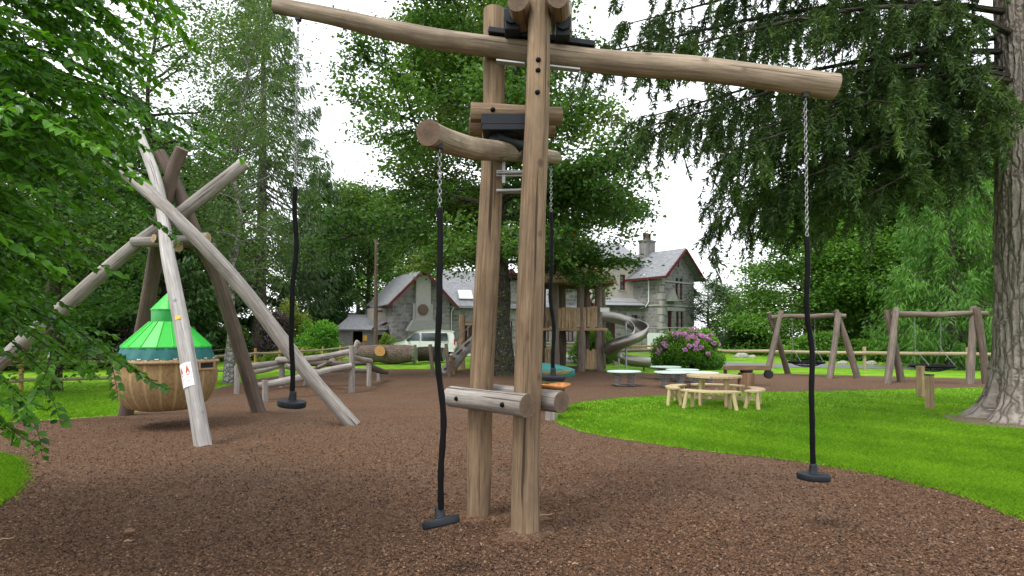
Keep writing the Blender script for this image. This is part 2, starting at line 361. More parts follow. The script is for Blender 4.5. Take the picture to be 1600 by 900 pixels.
# ------------------------------------------------------------------ foliage
def unit(a): return a/(np.linalg.norm(a, axis=-1, keepdims=True)+1e-9)
def leaves_obj(name, C, D, Nn, L, W, tint, material, parent=None, fold=.12, kind='leaf', jit=.3, seed=0):
    """C centres, D leaf directions, Nn blade normals; a folded six-point leaf or a four-point needle spray each"""
    rs=np.random.default_rng(seed); n=len(C)
    if n==0: C=np.zeros((1,3)); D=np.array([[1,0,0.]]); Nn=np.array([[0,0,1.]]); n=1; tint=np.zeros(1)
    D=unit(D); S=unit(np.cross(D, Nn)); Nn=unit(np.cross(S, D))
    sc=(1+jit*(rs.random(n)*2-1))[:,None]; L=L*sc; W=W*sc
    if kind=='leaf':
        b=C-D*L*.5; t=C+D*L*.5-Nn*L*.08; f=Nn*W*fold*2
        r1=C-D*L*.2+S*W*.5+f; r2=C+D*L*.17+S*W*.42+f*.7
        l1=C-D*L*.2-S*W*.5+f; l2=C+D*L*.17-S*W*.42+f*.7
        V=np.stack([b,r1,r2,t,l2,l1],1).reshape(-1,3); k=6
        idx=(np.arange(n)*6)[:,None]; F=np.concatenate([idx+np.array([0,1,2,3]), idx+np.array([0,3,4,5])],1).reshape(-1)
        nf=2*n
    else:
        b=C-D*L*.5; t=C+D*L*.5; r=C+S*W*.5-D*L*.1+Nn*W*fold; l=C-S*W*.5-D*L*.1-Nn*W*fold
        V=np.stack([b,r,t,l],1).reshape(-1,3); k=4; F=np.arange(4*n); nf=n
    me=bpy.data.meshes.new(name)
    off=np.array(OFF.get(parent.name,(0,0,0))) if parent else np.zeros(3)
    me.vertices.add(len(V)); me.vertices.foreach_set('co', (V-off).astype(np.float32).ravel())
    me.loops.add(len(F)); me.loops.foreach_set('vertex_index', F.astype(np.int32))
    me.polygons.add(nf); me.polygons.foreach_set('loop_start', (np.arange(nf)*4).astype(np.int32))
    a=me.attributes.new('tint','FLOAT','POINT'); a.data.foreach_set('value', np.repeat(np.clip(tint,0,1),k).astype(np.float32))
    me.materials.append(material); me.update(calc_edges=True); me.validate()
    o=bpy.data.objects.new(name, me); COL.objects.link(o)
    if parent: o.parent=parent; OFF[o.name]=OFF.get(parent.name,Vector((0,0,0)))
    return o

def path_from(rs, p, d, L, n, bend=.18, grav=0.0):
    pts=[np.array(p,float)]; d=unit(np.array(d,float))
    for i in range(n):
        d=unit(d+rs.normal(0,bend,3)+np.array((0,0,grav))); pts.append(pts[-1]+d*L/n)
    return np.array(pts)

def broadleaf(name, label, H, tr, z0, Rmax, nl, nsub, nleaf, ls, leafm, barkm, seed, loc=(0,0,0), group=None, cat='tree',
              flat=.5, elev=(55,5), prof=.38, lw=.62, lean=(0,0), cl=.55, nbranch=4, droop=-.02, topfrac=.95, up=1.2, sideb=None):
    rs=np.random.default_rng(seed); root=thing(name, label, cat, loc, group); base=np.array(loc,float)
    tb=MB(); nz=8
    tp=np.array([base+np.array((lean[0]*t+rs.normal(0,.02*H*t*.5), lean[1]*t+rs.normal(0,.02*H*t*.5), H*topfrac*t)) for t in np.linspace(0,1,nz)])
    tp[0,2]-=.15; tr_=tr*(1-np.linspace(0,1,nz)**.8*.9); tr_[0]*=1.45
    tpp=smoothpath(np.column_stack([tp,tr_]),4); tb.tube(tpp[:,:3],tpp[:,3],12,wob=.05,seed=seed,caps=False)
    Cs=[];Ds=[];Ti=[]
    per=max(1,int(nleaf/(nl*nsub*nbranch)))
    for i in range(nl):
        f=((i+rs.random()*.8)/nl); z=z0*.75+(H*.93-z0*.75)*f**1.05
        zr=(z-z0)/(H-z0); e=R(elev[1]+(elev[0]-elev[1])*max(0,zr)+rs.normal(0,6)); az=i*2.399+rs.normal(0,.25)
        q=(zr-prof)/(1-prof) if zr>prof else (zr-prof)/(prof+.35)
        L=Rmax*math.sqrt(max(.06,1-q*q))*rs.uniform(.78,1.12)
        if sideb: L*=1+sideb[2]*max(-1,math.cos(az-math.atan2(sideb[1],sideb[0])))
        j=z/(H*topfrac)*(nz-1); j0=int(min(j,nz-2)); o=tp[j0]+(tp[j0+1]-tp[j0])*(j-j0)
        lp=path_from(rs,o,(math.cos(az)*math.cos(e),math.sin(az)*math.cos(e),math.sin(e)),L,6,.13,droop)
        r0=tr*(.42-.28*max(0,zr))*rs.uniform(.7,1); tb.tube(lp,r0*(1-np.linspace(0,1,7)*.88),6,caps=False)
        ct=rs.random()
        for k in range(nsub):
            t=.28+.72*(k+rs.random()*.7)/nsub; jj=t*6; j1=int(min(jj,5)); o2=lp[j1]+(lp[j1+1]-lp[j1])*(jj-j1)
            dd=unit(lp[j1+1]-lp[j1]); sd=unit(np.cross(dd,(0,0,1.)))*(1 if k%2 else -1)
            d2=dd*rs.uniform(.3,.9)+sd*rs.uniform(.4,1)+np.array((0,0,rs.normal(.1,.25)))
            sp=path_from(rs,o2,d2,L*rs.uniform(.28,.5)*(1.15-.5*t),4,.2,droop)
            tb.tube(sp,r0*.33*(1-np.linspace(0,1,5)*.85),4,caps=False)
            for b in range(nbranch):
                c=sp[1+b%4]+rs.normal(0,cl*.45,3)*np.array((1,1,flat)); m=int(per*rs.uniform(.5,1.5))
                pts=c+rs.normal(0,cl,(m,3))*np.array((1,1,flat)); Cs.append(pts)
                ad=unit(d2*np.array((1,1,.3)))
                Ds.append(unit(rs.normal(0,1,(m,3))*np.array((1,1,.45))+ad*.5+np.array((0,0,-.25))))
                Ti.append(np.clip(.28*ct+.5*rs.random()+rs.normal(0,.16,m),0,1))
    obj('trunk',tb,barkm,root)
    Cc=np.vstack(Cs); Dd=np.vstack(Ds); Nn=unit(rs.normal(0,1,Cc.shape)*np.array((1,1,.6))+np.array((0,0,up)))
    leaves_obj('crown',Cc,Dd,Nn,ls,ls*lw,np.concatenate(Ti),leafm,root,seed=seed)
    return root

def conifer(name, label, H, tr, z0, Rmax, levels, per, nstrip, sl, sw, leafm, barkm, seed, loc=(0,0,0), group=None, droop=.35, hang=.6, shape=1.0, gap=0.0, cl=.35):
    rs=np.random.default_rng(seed); root=thing(name,label,'tree',loc,group); base=np.array(loc,float); tb=MB()
    zs=np.linspace(0,H,10); tp=np.array([base+np.array((rs.normal(0,.04),rs.normal(0,.04),z-(.1 if z==0 else 0))) for z in zs])
    rr=tr*(1-zs/H*.96); rr[0]*=1.35; tb.tube(tp,rr,12,wob=.03,seed=seed,caps=False)
    Cs=[];Ds=[];Ti=[]; tot=levels*per; each=max(4,int(nstrip/tot))
    for lv in range(levels):
        z=z0+(H*.98-z0)*(lv/levels); zr=(z-z0)/(H-z0); L0=Rmax*(1-zr)**shape+.25
        if zr<.12: L0*=.75
        for k in range(per):
            if rs.random()<gap: continue
            az=lv*1.1+k*6.283/per+rs.normal(0,.3); L=L0*rs.uniform(.65,1.15); zz=z+rs.normal(0,.25)
            n=6; t=np.linspace(0,1,n+1); h=np.array((math.cos(az),math.sin(az)))
            pts=np.zeros((n+1,3)); pts[:,:2]=base[:2]+np.outer(t*L,h); pts[:,2]=base[2]+zz-droop*L*np.sin(t*2.1)*.55+.1*L*t**3
            tb.tube(pts,max(.012,tr*.16*(L/Rmax)**.7)*(1-t*.8),4,caps=False)
            m=int(each*(L/Rmax+.25)*rs.uniform(.7,1.3)); tt=.15+.85*np.sqrt(rs.random(m)); j=tt*n; j0=np.minimum(j.astype(int),n-1)
            c=pts[j0]+(pts[j0+1]-pts[j0])*(j-j0)[:,None]
            side=rs.normal(0,1,m)*cl*(.35+L*.16)*(1.1-tt*.6); pr=np.array((-h[1],h[0],0))
            hg=np.abs(rs.normal(0,1,m))*hang*(.5+.5*L/Rmax)
            c=c+np.outer(side,pr)+np.outer(-hg,(0,0,1.)); Cs.append(c)
            d=np.outer(np.sign(side)*.7,pr)+np.array((h[0],h[1],0))*.7+rs.normal(0,.35,(m,3)); d[:,2]-=.25+hang*1.2; Ds.append(d)
            Ti.append(np.clip(rs.random()*.5+rs.normal(.22,.15,m)+.15*(hg<.15),0,1))
    obj('trunk',tb,barkm,root); Cc=np.vstack(Cs)
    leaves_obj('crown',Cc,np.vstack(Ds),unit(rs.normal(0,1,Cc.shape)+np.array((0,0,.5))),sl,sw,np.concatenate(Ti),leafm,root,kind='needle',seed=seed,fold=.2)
    return root

def shrub(name,label,loc,rx,ry,h,nl,ls,leafm,seed,cat='shrub',group=None,lw=.5,stems=7,lump=.22,barkm=None):
    rs=np.random.default_rng(seed); root=thing(name,label,cat,loc,group); base=np.array(loc,float); tb=MB(); Cs=[];Ds=[];Ti=[]
    lobes=[]
    for i in range(stems*2):
        a=rs.random()*6.283; r=math.sqrt(rs.random())*.72; zt=h*(1-.55*r*r)*rs.uniform(.55,.9)
        lobes.append(np.array((rx*r*math.cos(a),ry*r*math.sin(a),zt)))
        if i<stems: tb.tube(smoothpath([base+np.array((lobes[-1][0]*.2,lobes[-1][1]*.2,-.05)),base+lobes[-1]*np.array((.6,.6,.5)),base+lobes[-1]],3),[.03,.028,.026,.022,.018,.014,.01],5,caps=False)
    lobes+= [np.array((rx*.75*math.cos(a),ry*.75*math.sin(a),h*.25*rs.uniform(.6,1.3))) for a in np.linspace(0,6.283,stems+3)[:-1]]
    per=int(nl/len(lobes))
    for lb in lobes:
        sz=np.array((rx,ry,h*.8))*lump*rs.uniform(.8,1.35)+.06
        u=unit(rs.normal(0,1,(per,3))); rad=rs.random(per)**.35
        c=base+lb+u*rad[:,None]*sz; c[:,2]=np.maximum(c[:,2],base[2]+.04); Cs.append(c)
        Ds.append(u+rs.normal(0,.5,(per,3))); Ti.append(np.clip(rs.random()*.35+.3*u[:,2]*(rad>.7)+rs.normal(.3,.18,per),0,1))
    obj('stem',tb,barkm or M['barkd'],root); Cc=np.vstack(Cs)
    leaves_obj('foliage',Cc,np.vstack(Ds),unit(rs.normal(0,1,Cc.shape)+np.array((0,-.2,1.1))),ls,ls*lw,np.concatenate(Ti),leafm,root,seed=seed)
    return root, lobes

# ------------------------------------------------------------------ ground
def sheet(name, pts, z, mat, kind='structure'):
    me=bpy.data.meshes.new(name); me.from_pydata([(p[0],p[1],z) for p in pts],[],[list(range(len(pts)))])
    me.materials.append(mat); o=bpy.data.objects.new(name,me); COL.objects.link(o); o['kind']=kind
    import bmesh
    b=bmesh.new(); b.from_mesh(me); bmesh.ops.recalc_face_normals(b,faces=b.faces)
    for f in b.faces:
        if f.normal.z<0: f.normal_flip()
    bmesh.ops.triangulate(b,faces=b.faces); b.to_mesh(me); b.free(); return o
xs=[-400,-200,-120,-80,-50,-35,-25,-20,-16,-12,-9,-6,-3,0,5,10,20,35,60,100,200,400]; ys=[-60,-20,0,10,20,26,29]+list(np.arange(30,48,1.5))+[50,55,60,70,80,90,100,115,140,200,400]
V=[(x,y,gz(x,y)) for y in ys for x in xs]; nx=len(xs)
F=[(j*nx+i,j*nx+i+1,(j+1)*nx+i+1,(j+1)*nx+i) for j in range(len(ys)-1) for i in range(nx-1)]
gm=MB(); gm.add(V,F,0,True); go=obj('lawn',gm,M['lawn']); go['kind']='structure'
rj=np.random.default_rng(3)
def outline(px, jit=.04, k=8):
    a=smoothpath([G(*p)[:2] for p in px],k); return a+rj.normal(0,jit,a.shape)
mul=outline([(-900,700),(-300,672),(0,660),(150,651),(205,645),(270,627),(330,609),(380,597),(430,588),(520,580),(600,577),(740,576.5),(870,577.5),(940,579.5),(1010,583),(1130,584.5),(1230,584),(1340,587),(1420,589),(1550,592),(1750,597),(2200,604)],.03)
mulch_poly=[tuple(p) for p in mul]+[(30,6),(30,-12),(-30,-12),(-30,5)]
sheet('mulch_ground',mulch_poly,.004,M['mulch'])
isl=outline([(1950,930),(1760,866),(1600,808),(1500,773),(1400,747),(1300,729),(1200,714),(1100,704),(1000,690),(920,676),(878,664),(866,650),(882,635),(930,626),(1000,620),(1100,615.5),(1190,613),(1300,611),(1440,607.5),(1560,605.5),(1700,604),(2000,604)],.025)
isl_poly=[tuple(p) for p in isl]+[(34,16),(34,3.2)]
o=sheet('grass_island',isl_poly,.008,M['lawn'])
lp=outline([(-260,700),(-60,706),(20,712),(34,728),(36,745),(26,765),(5,780),(-40,800),(-260,860)],.015)
patch_poly=[tuple(p) for p in lp]
sheet('grass_patch',patch_poly,.008,M['lawn'])
tx,ty=10.66,11.6       # the big fir
ea=[(tx+math.cos(a)*r*1.15,ty-.3+math.sin(a)*r*.8) for a,r in ((i*.2618,1.75+.45*math.sin(i*2.1)+.3*math.sin(i*3.7)) for i in range(24))]
sheet('bare_earth',ea,.012,M['earth'])
# road beyond the fence on the right, gravel drive on the left by the house
def strip(name,c,w,mat,dz=.006):
    c=smoothpath(c,6); t=np.gradient(c,axis=0); t/=np.linalg.norm(t,axis=1)[:,None]; nrm=np.stack([-t[:,1],t[:,0]],1)
    V=[]; 
    for p,q in zip(c,nrm):
        for s in (-.5,-.25,0,.25,.5): x,y=p+q*w*s; V.append((x,y,gz(x,y)+dz))
    F=[(i*5+j,i*5+j+1,(i+1)*5+j+1,(i+1)*5+j) for i in range(len(c)-1) for j in range(4)]
    m=MB(); m.add(V,[f[::-1] for f in F],0,True); o=obj(name,m,mat); o['kind']='structure'; return o
strip('road',[(2,36.2),(7,34.8),(12,33.2),(18,31.4),(24,29.6),(32,27),(48,22)],3.0,M['asphalt'],.02)
strip('gravel_drive',[(-60,36),(-30,38),(-20,39.5),(-12,41),(-4,41.2),(4,39.8),(8,37.6)],3.6,M['gravel'],.05)

def inside(poly, X, Y):
    poly=np.array(poly); r=np.zeros(len(X),bool); n=len(poly)
    for i in range(n):
        x1,y1=poly[i]; x2,y2=poly[(i+1)%n]
        c=((y1>Y)!=(y2>Y)); r^= c&(X<(x2-x1)*(Y-y1)/(y2-y1+1e-12)+x1)
    return r
def frustum_pts(n,d0,d1,rs,pw=1.0,mar=1.06):
    d=1/(1/d0+(1/d1-1/d0)*rs.random(n)**pw); x=(rs.random(n)*2-1)*d*800/F_PX*mar; return x,d
# short grass blades (nobody could count them)
rs=np.random.default_rng(11)
X,Y=frustum_pts(420000,5.0,21,rs); Xj=X+rs.normal(0,.05,len(X)); Yj=Y+rs.normal(0,.05,len(X)); k=(inside(isl_poly,Xj,Yj)&~((((X-tx)/1.9)**2+((Y-ty+.3)/1.35)**2<1)&(rs.random(len(X))<.93)))|inside(patch_poly,Xj,Yj)
k|=~inside(mulch_poly,X,Y)&~inside(isl_poly,X,Y)&(Y<21)&(Y>8)
X=X[k];Y=Y[k];n=len(X); L=.030+.022*rs.random(n)+.0006*Y; az=rs.random(n)*6.283
D=np.stack([np.cos(az)*.75,np.sin(az)*.75,np.ones(n)*.8],1)
pt=np.sin(X*1.3+1)*np.cos(Y*.9)+.6*np.sin(X*3.1+Y*2.3); Ti=.42+.17*pt+.12*np.sin(X*6.1+1.3*Y)*np.sin(Y*4.7-X)+rs.normal(0,.24,n)
go=leaves_obj('grass_blades',np.stack([X,Y,.008+L*.38],1),D,unit(np.stack([np.cos(az+1.6),np.sin(az+1.6),np.ones(n)*.3],1)),.058,.0085+.0005*10,Ti,M['blade'],kind='needle',seed=2); go['kind']='stuff'
# loose bark chips on the mulch (nobody could count them)
rs=np.random.default_rng(12)
X,Y=frustum_pts(170000,3.6,12,rs,1.0); Xj=X+rs.normal(0,.09,len(X)); Yj=Y+rs.normal(0,.09,len(X)); k=~inside(isl_poly,Xj,Yj)&~inside(patch_poly,Xj,Yj)&inside(mulch_poly,X,Y); X=X[k];Y=Y[k];n=len(X)
az=rs.random(n)*6.283; D=np.stack([np.cos(az),np.sin(az),rs.normal(0,.35,n)],1); Nn=rs.normal(0,.55,(n,3))+np.array((0,0,1.))
Dn=unit(D); S=unit(np.cross(Dn,Nn)); Nn=unit(np.cross(S,Dn)); L=(.006+.012*rs.random(n)**2)[:,None]; W=L*(.35+.4*rs.random(n))[:,None]
c=np.stack([X,Y,.010+.006*rs.random(n)+.014*inside(isl_poly,X,Y)],1)
V=np.stack([c-Dn*L,c+S*W,c+Dn*L,c-S*W,c+Nn*W*.8],1).reshape(-1,3); i0=(np.arange(n)*5)[:,None]
Fq=np.concatenate([i0+np.array(q) for q in ((0,1,4),(1,2,4),(2,3,4),(3,0,4))],1).reshape(-1)
me=bpy.data.meshes.new('mulch_chips'); me.vertices.add(len(V)); me.vertices.foreach_set('co',V.astype(np.float32).ravel()); me.loops.add(len(Fq)); me.loops.foreach_set('vertex_index',Fq.astype(np.int32))
me.polygons.add(4*n); me.polygons.foreach_set('loop_start',(np.arange(4*n)*3).astype(np.int32))
a=me.attributes.new('tint','FLOAT','POINT'); a.data.foreach_set('value',np.repeat(rs.random(n)**1.5,5).astype(np.float32)); me.materials.append(M['chips']); me.update(calc_edges=True)
co=bpy.data.objects.new('mulch_chips',me); COL.objects.link(co); co['kind']='stuff'
# ------------------------------------------------------------------ the rotating log swing in the foreground
def log(name, pts, rad, parent, m='post', e='end', wob=.03, n=18, seed=0, k=8, label=None):
    a=smoothpath([(*p, r) for p,r in zip(pts,rad)],k); b=MB(); b.tube(a[:,:3],a[:,3],n,0,1,wob,seed)
    return obj(name,b,[M[m],M[e]],parent,label=label)
def sphere_bolt(c, r, d, parent, m='rubber', name='bolt_cap'):
    b=MB(); d=Vector(d).normalized(); c=Vector(c)
    pts=[c-d*.01, c+d*r*.35, c+d*r*.75, c+d*r]; b.tube(pts,[r,r,r*.72,r*.2],12,0,None); return obj(name,b,M[m],parent)
A0=Vector((.11,4.96,0)); A1=Vector((.245,4.90,4.75)); B0=Vector((-.316,5.40,0)); B1=P(772,16,5.42)
t=thing('rotating_log_swing','tall two post timber frame in foreground carrying two pivoting log beams','play frame',(-.1,5.18,0))
log('post',[(A0.x,A0.y,-.15),(A0.x+.02,A0.y,1.0),(A0.x+.06,A0.y-.02,2.4),(A0.x+.11,A0.y-.05,3.7),A1],[.124,.122,.115,.104,.095],t,wob=.018,n=26,seed=1)
log('post',[(B0.x,B0.y,-.15),(B0.x+.02,B0.y,1.1),(B0.x+.09,B0.y,2.5),(B0.x+.14,B0.y,3.8),B1],[.112,.113,.112,.106,.098],t,wob=.02,n=26,seed=2,e='endgrey')
C0=Vector((.125,5.43,0)); C1=P(851,60,5.48)
log('post',[(C0.x,C0.y,-.15),(C0.x+.03,C0.y,1.6),(C0.x+.09,C0.y+.02,3.4),C1],[.098,.098,.092,.088],t,wob=.02,n=22,seed=3,e='endgrey')
EZ=Vector((0,0,1))
def on(a,b_,z): return a+(b_-a)*(z/b_.z)
def cross_pair(p,q,z,e0,e1,r,m,off,seed):
    """two logs clamping the posts p and q at height z"""
    d=(q-p); d.z=0; d.normalize(); n_=Vector((-d.y,d.x,0)); out=[]
    for s in (-1,1):
        a=p-d*e0+n_*off*s; c=q+d*e1+n_*off*s; a.z=c.z=z
        log('cross_log',[a,(a+c)/2,c],[r*1.03,r,r*.98],t,m,'end',.025,20,seed+s+1); out.append((p+n_*(off+r)*s,q+n_*(off+r)*s,n_*s))
    return out
lo_=cross_pair(on(B0,B1,1.13),on(A0,A1,1.13),1.13,.20,.20,.098,'grey',.205,31)
mi_=cross_pair(on(B0,B1,3.77),on(C0,C1,3.77),3.77,.20,.16,.086,'post',.178,35)
to_=cross_pair(on(C0,C1,4.56),on(A0,A1,4.56),4.56,.22,.15,.093,'post',.17,39)
for (p,q,n_),z in ((lo_[0],1.13),(mi_[0],3.77),(lo_[1],1.13),(mi_[1],3.77)):
    for w_ in (p,q): sphere_bolt((w_.x,w_.y,z),.022,n_,t)
for z in (3.97,4.06,3.78): 
    q=A0+(A1-A0)*(z/4.75); sphere_bolt((q.x,q.y-.103,z),.023,(0,-1,0),t)
# upper beam crosses the picture, lower beam runs away from the viewer
ub=[(430,9,5.36,.073),(520,26,5.33,.082),(600,45,5.30,.092),(680,61,5.26,.094),(760,72,5.22,.094),(840,83,5.20,.097),(960,98,5.16,.103),(1080,107,5.12,.108),(1180,119,5.09,.110),(1305,136,5.05,.113)]
log('swing_beam',[P(*p[:3]) for p in ub],[p[3] for p in ub],t,'beam','end',.028,24,4,5,'long pale log beam tilting down to the right across the picture')
lb=[(669,207,4.05,.098),(695,219,4.30,.095),(738,232,4.75,.092),(775,236,5.1,.088),(800,238,5.4,.085),(838,243,6.1,.08),(868,246,6.65,.074)]
log('swing_beam',[P(*p[:3]) for p in lb],[p[3] for p in lb],t,'beam','end',.03,24,5,5,'shorter log beam pointing towards the viewer')
# pivots: black plates and bearing housings, galvanised straps and rungs
def slab(a,b_,w,h,name,m,bv=.006,yv=None):
    a=Vector(a);b_=Vector(b_); d=(b_-a); L=d.length; d.normalize(); up=Vector((0,0,1)); s=d.cross(up).normalized(); u=s.cross(d)
    mt=Matrix((d,s,u)).transposed(); b=MB(); b.box((a+b_)/2,(L,w,h),rot=mt); return obj(name,b,M[m],t,bevel=bv)
slab(P(764,53,5.22),P(928,75,5.18),.19,.05,'pivot_plate','plate')
for px in (800,878):
    b=MB(); c=P(px,38+(px-800)*.12,5.1); b.tube([c-Vector((0,.15,0)),c+Vector((0,.15,0))],.068,18); b.box(c-Vector((0,0,.06)),(.13,.24,.10)); b.box(c+Vector((0,0,.05)),(.15,.2,.09)); obj('bearing_housing',b,M['plate'],t,bevel=.008)
b=MB(); b.box(P(890,30,5.24),(.035,.12,.26)); obj('side_plate',b,M['grey'],t,bevel=.006)
slab(P(776,96,5.16),P(820,101,5.14),.07,.016,'steel_strap','steel',.002); slab(P(852,104,5.12),P(906,110,5.11),.07,.016,'steel_strap','steel',.002)
for px in (790,806,868,890):
    b=MB(); c=P(px,103+(px-780)*.12,5.13); b.tube([c,c-Vector((0,0,.03))],.012,8); obj('bolt',b,M['darktrim'],t)
b=MB(); c=P(787,195,5.2); b.box(c,(.40,.30,.10)); b.box(c-Vector((0,0,.075)),(.38,.30,.05)); obj('pivot_plate',b,M['plate'],t,bevel=.006)
b=MB(); c=P(790,220,5.25); b.tube([c-Vector((.1,.1,0)),c+Vector((.12,.12,0))],.075,18); b.box(c+Vector((0,0,.06)),(.2,.22,.08)); obj('bearing_housing',b,M['plate'],t,bevel=.006)
b=MB()
for py,hh in ((270,.035),(298,.022)):
    a=P(776,py,5.22); e=P(816,py-1,5.22); b.tube([a,e],.016,8); b.box((a+e)/2+Vector((0,.03,0)),(.24,.03,hh*1.6))
b.box(P(787,268,5.24),(.03,.03,.22)); obj('steel_rung',b,M['steel'],t)
# ------------------------------------------------------------------ rope seats hanging from the beams
def chain_mb(a,b_,r=.0042,ll=.042):
    a=Vector(a);b_=Vector(b_); d=b_-a; L=d.length; d.normalize(); s=d.cross(Vector((0,1,0))).normalized(); q=d.cross(s); n=int(L/(ll*.78)); mb=MB()
    for i in range(n):
        c=a+d*(i+.5)*L/n; w=s if i%2 else q; pts=[]
        for k in range(11):
            an=k*2*math.pi/10; pts.append(c+d*math.sin(an)*ll*.5+w*math.cos(an)*ll*.30)
        mb.tube(pts,r,5,caps=False)
    return mb
def rope_seat(label, top, hose, bot, tilt, seed, R0=.135):
    """top, hose, bot: where the chain, the sleeve and the seat begin"""
    top=Vector(top);hose=Vector(hose);bot=Vector(bot)
    t=thing('hanging_rope_seat',label,'rope swing',tuple(bot),'black rope seats hanging from the log beams')
    b=chain_mb(top,hose); obj('chain',b,M['chain'],t)
    b=MB(); b.box(top+Vector((0,0,.02)),(.05,.05,.05)); b.tube([top+Vector((0,0,.08)),top-Vector((0,0,.03))],.014,8); obj('swivel',b,M['darktrim'],t,bevel=.004)
    rs=np.random.default_rng(seed); n=14; p0=bot+Vector((0,0,.09)); pts=[]
    for i in range(n+1):
        f=i/n; p=hose.lerp(p0,f); a=.018*math.sin(f*math.pi)
        pts.append(p+Vector((a*math.sin(f*9+seed)+a*.5*math.sin(f*17+seed*2),a*math.cos(f*8+seed),0)))
    a=smoothpath(pts,4); b=MB(); b.tube([hose+Vector((0,0,.03)),hose],[.02,.024],10); b.tube(a,[.0225+.0012*math.sin(i*1.3) for i in range(len(a))],12); obj('rope_sleeve',b,M['rubber'],t)
    b=MB(); pr=[(.02,-.030),(R0*.94,-.031),(R0*.95,-.031),(R0*.985,-.026),(R0,-.018),(R0*1.003,.0),(R0,.016),(R0*.99,.0205),(R0*.965,.0235),(R0*.95,.024),(R0*.93,.0243),(R0*.5,.027),(.041,.029),(.0405,.030),(.038,.036),(.0315,.088),(.029,.112),(.024,.114)]
    b.lathe(pr,(0,0,0),32); Mx=Matrix.Rotation(tilt[0],3,'X')@Matrix.Rotation(tilt[1],3,'Y')
    b.v=[v@np.array(Mx).T+np.array(bot) for v in b.v]; obj('seat',b,M['seat'],t)
    return t
rope_seat('black rubber rope seat on the right beam end, hanging over the mulch near the lawn',P(1258,152,5.05),P(1261,375,5.05),P(1271,744,5.05),(R(-3),R(2)),3)
rope_seat('black rope seat tilted on its hose, second from left, nearest the viewer',P(687,232,4.12),P(687,331,4.12),P(689,815,4.08),(R(-15),R(-12)),1,.135)
rope_seat('black rope seat on the high left beam end, hanging in front of the tipi logs',P(466,32,5.34),P(461,297,5.34),P(456,630,5.32),(R(2),R(7)),5,.128)
rope_seat('black rope seat on the far beam end, hanging before the teal tarpaulin',P(861,258,6.6),P(861,335,6.6),P(864,590,6.6),(R(2),R(1)),7,.145)

# ------------------------------------------------------------------ log tipi and the wicker hut hanging in it
t=thing('log_tipi','leaning tipi of five grey logs tied by short cross logs near the wicker hut','play frame',(-6.4,10.8,0))
def plog(name,pts,rad,m='grey',e='endgrey',seed=0,wob=.04,label=None): return log(name,[P(*p) for p in pts],[r*.93 for r in rad],t,m,e,wob,18,seed,8,label)
sign_leg=[(318,700,8.76),(288,530,9.3),(262,395,10.0),(256,345,10.35),(243,278,10.8),(213,200,11.4)]
plog('leg',sign_leg,[.135,.128,.118,.115,.108,.095],'paleleg','endgrey',11,.022,'pale grey leg carrying the safety notice')
plog('leg',[(554,667,10.8),(470,570,10.7),(385,458,10.55),(300,365,10.4),(232,300,10.5),(163,243,10.8)],[.145,.14,.14,.138,.125,.12],'grey','endgrey',12,.03)
plog('leg',[(405,646,12.6),(370,530,12.2),(340,435,11.8),(308,372,11.4),(275,290,11.3),(249,238,11.3)],[.155,.15,.145,.14,.13,.12],'brownlog','end',13,.03)
plog('leg',[(196,649,12.3),(222,520,12.0),(240,420,11.6),(252,345,11.2),(270,270,11.0),(285,232,10.9)],[.15,.15,.145,.14,.13,.12],'brownlog','end',14)
plog('leg',[(-120,668,10.9),(15,553,10.9),(120,462,10.9),(215,380,11.0),(290,328,11.0),(383,254,11.0)],[.15,.145,.14,.13,.13,.125],'grey','endgrey',15)
plog('cross_log',[(208,378,10.9),(265,377,10.85),(326,371,10.8)],[.1,.1,.1],'grey','endpale',16)
plog('cross_log',[(277,385,10.45),(268,378,10.9),(260,372,11.6)],[.105,.1,.1],'grey','endpale',17)
plog('cross_log',[(240,372,10.6),(285,380,11.1),(335,386,11.7)],[.085,.085,.085],'brownlog','endpale',18)
# safety notice wrapped round the leg
sl_=smoothpath([P(*p) for p in sign_leg],8)
_py=[YH-(p[2]-CAMH)*F_PX/p[1] for p in sl_]
def leg_at(py):
    for i in range(len(_py)-1):
        if _py[i]>=py>=_py[i+1]:
            f=(_py[i]-py)/(_py[i]-_py[i+1]); a=Vector(sl_[i]);c=Vector(sl_[i+1]); return a.lerp(c,f),(c-a).normalized()
def wrap(mb,py0,py1,a0,a1,r,mat=0,n=8):
    p0,d=leg_at(py0); p1,_=leg_at(py1); d=(p1-p0).normalized(); s=d.cross(Vector((0,1,0))).normalized(); f=s.cross(d)
    if f.y>0: f=-f
    if s.x<0: s=-s
    V=[]
    for p in (p0,p1):
        for i in range(n+1):
            a=a0+(a1-a0)*i/n; V.append(p+s*r*math.sin(a)+f*r*math.cos(a))
    F=[(i,i+1,n+2+i,n+1+i) for i in range(n)]; mb.add(V,F,mat,True)
    V2=[v-f*.006 for v in V]; mb.add(V2,[q[::-1] for q in F],mat,True)
    rim=[0,n,2*n+1,n+1]
    for i,j in zip(rim,rim[1:]+rim[:1]): mb.add([V[i],V[j],V2[j],V2[i]],[(0,1,2,3)],mat)
b=MB(); wrap(b,606,570,-.95,.75,.132); sg=obj('safety_notice',b,M['whiteboard']); tag(sg,'white safety notice with two reddish symbols wrapped round the front tipi leg','sign')
def wrap_pt(py,a,r):
    p,_=leg_at(py); q0,_=leg_at(606); q1,_=leg_at(570); d=(q1-q0).normalized(); p=q0+(q1-q0)*((606-py)/36); s=d.cross(Vector((0,1,0))).normalized(); f=s.cross(d)
    if f.y>0: f=-f
    if s.x<0: s=-s
    return p+s*r*math.sin(a)+f*r*math.cos(a)
OFF[sg.name]=Vector((0,0,0))
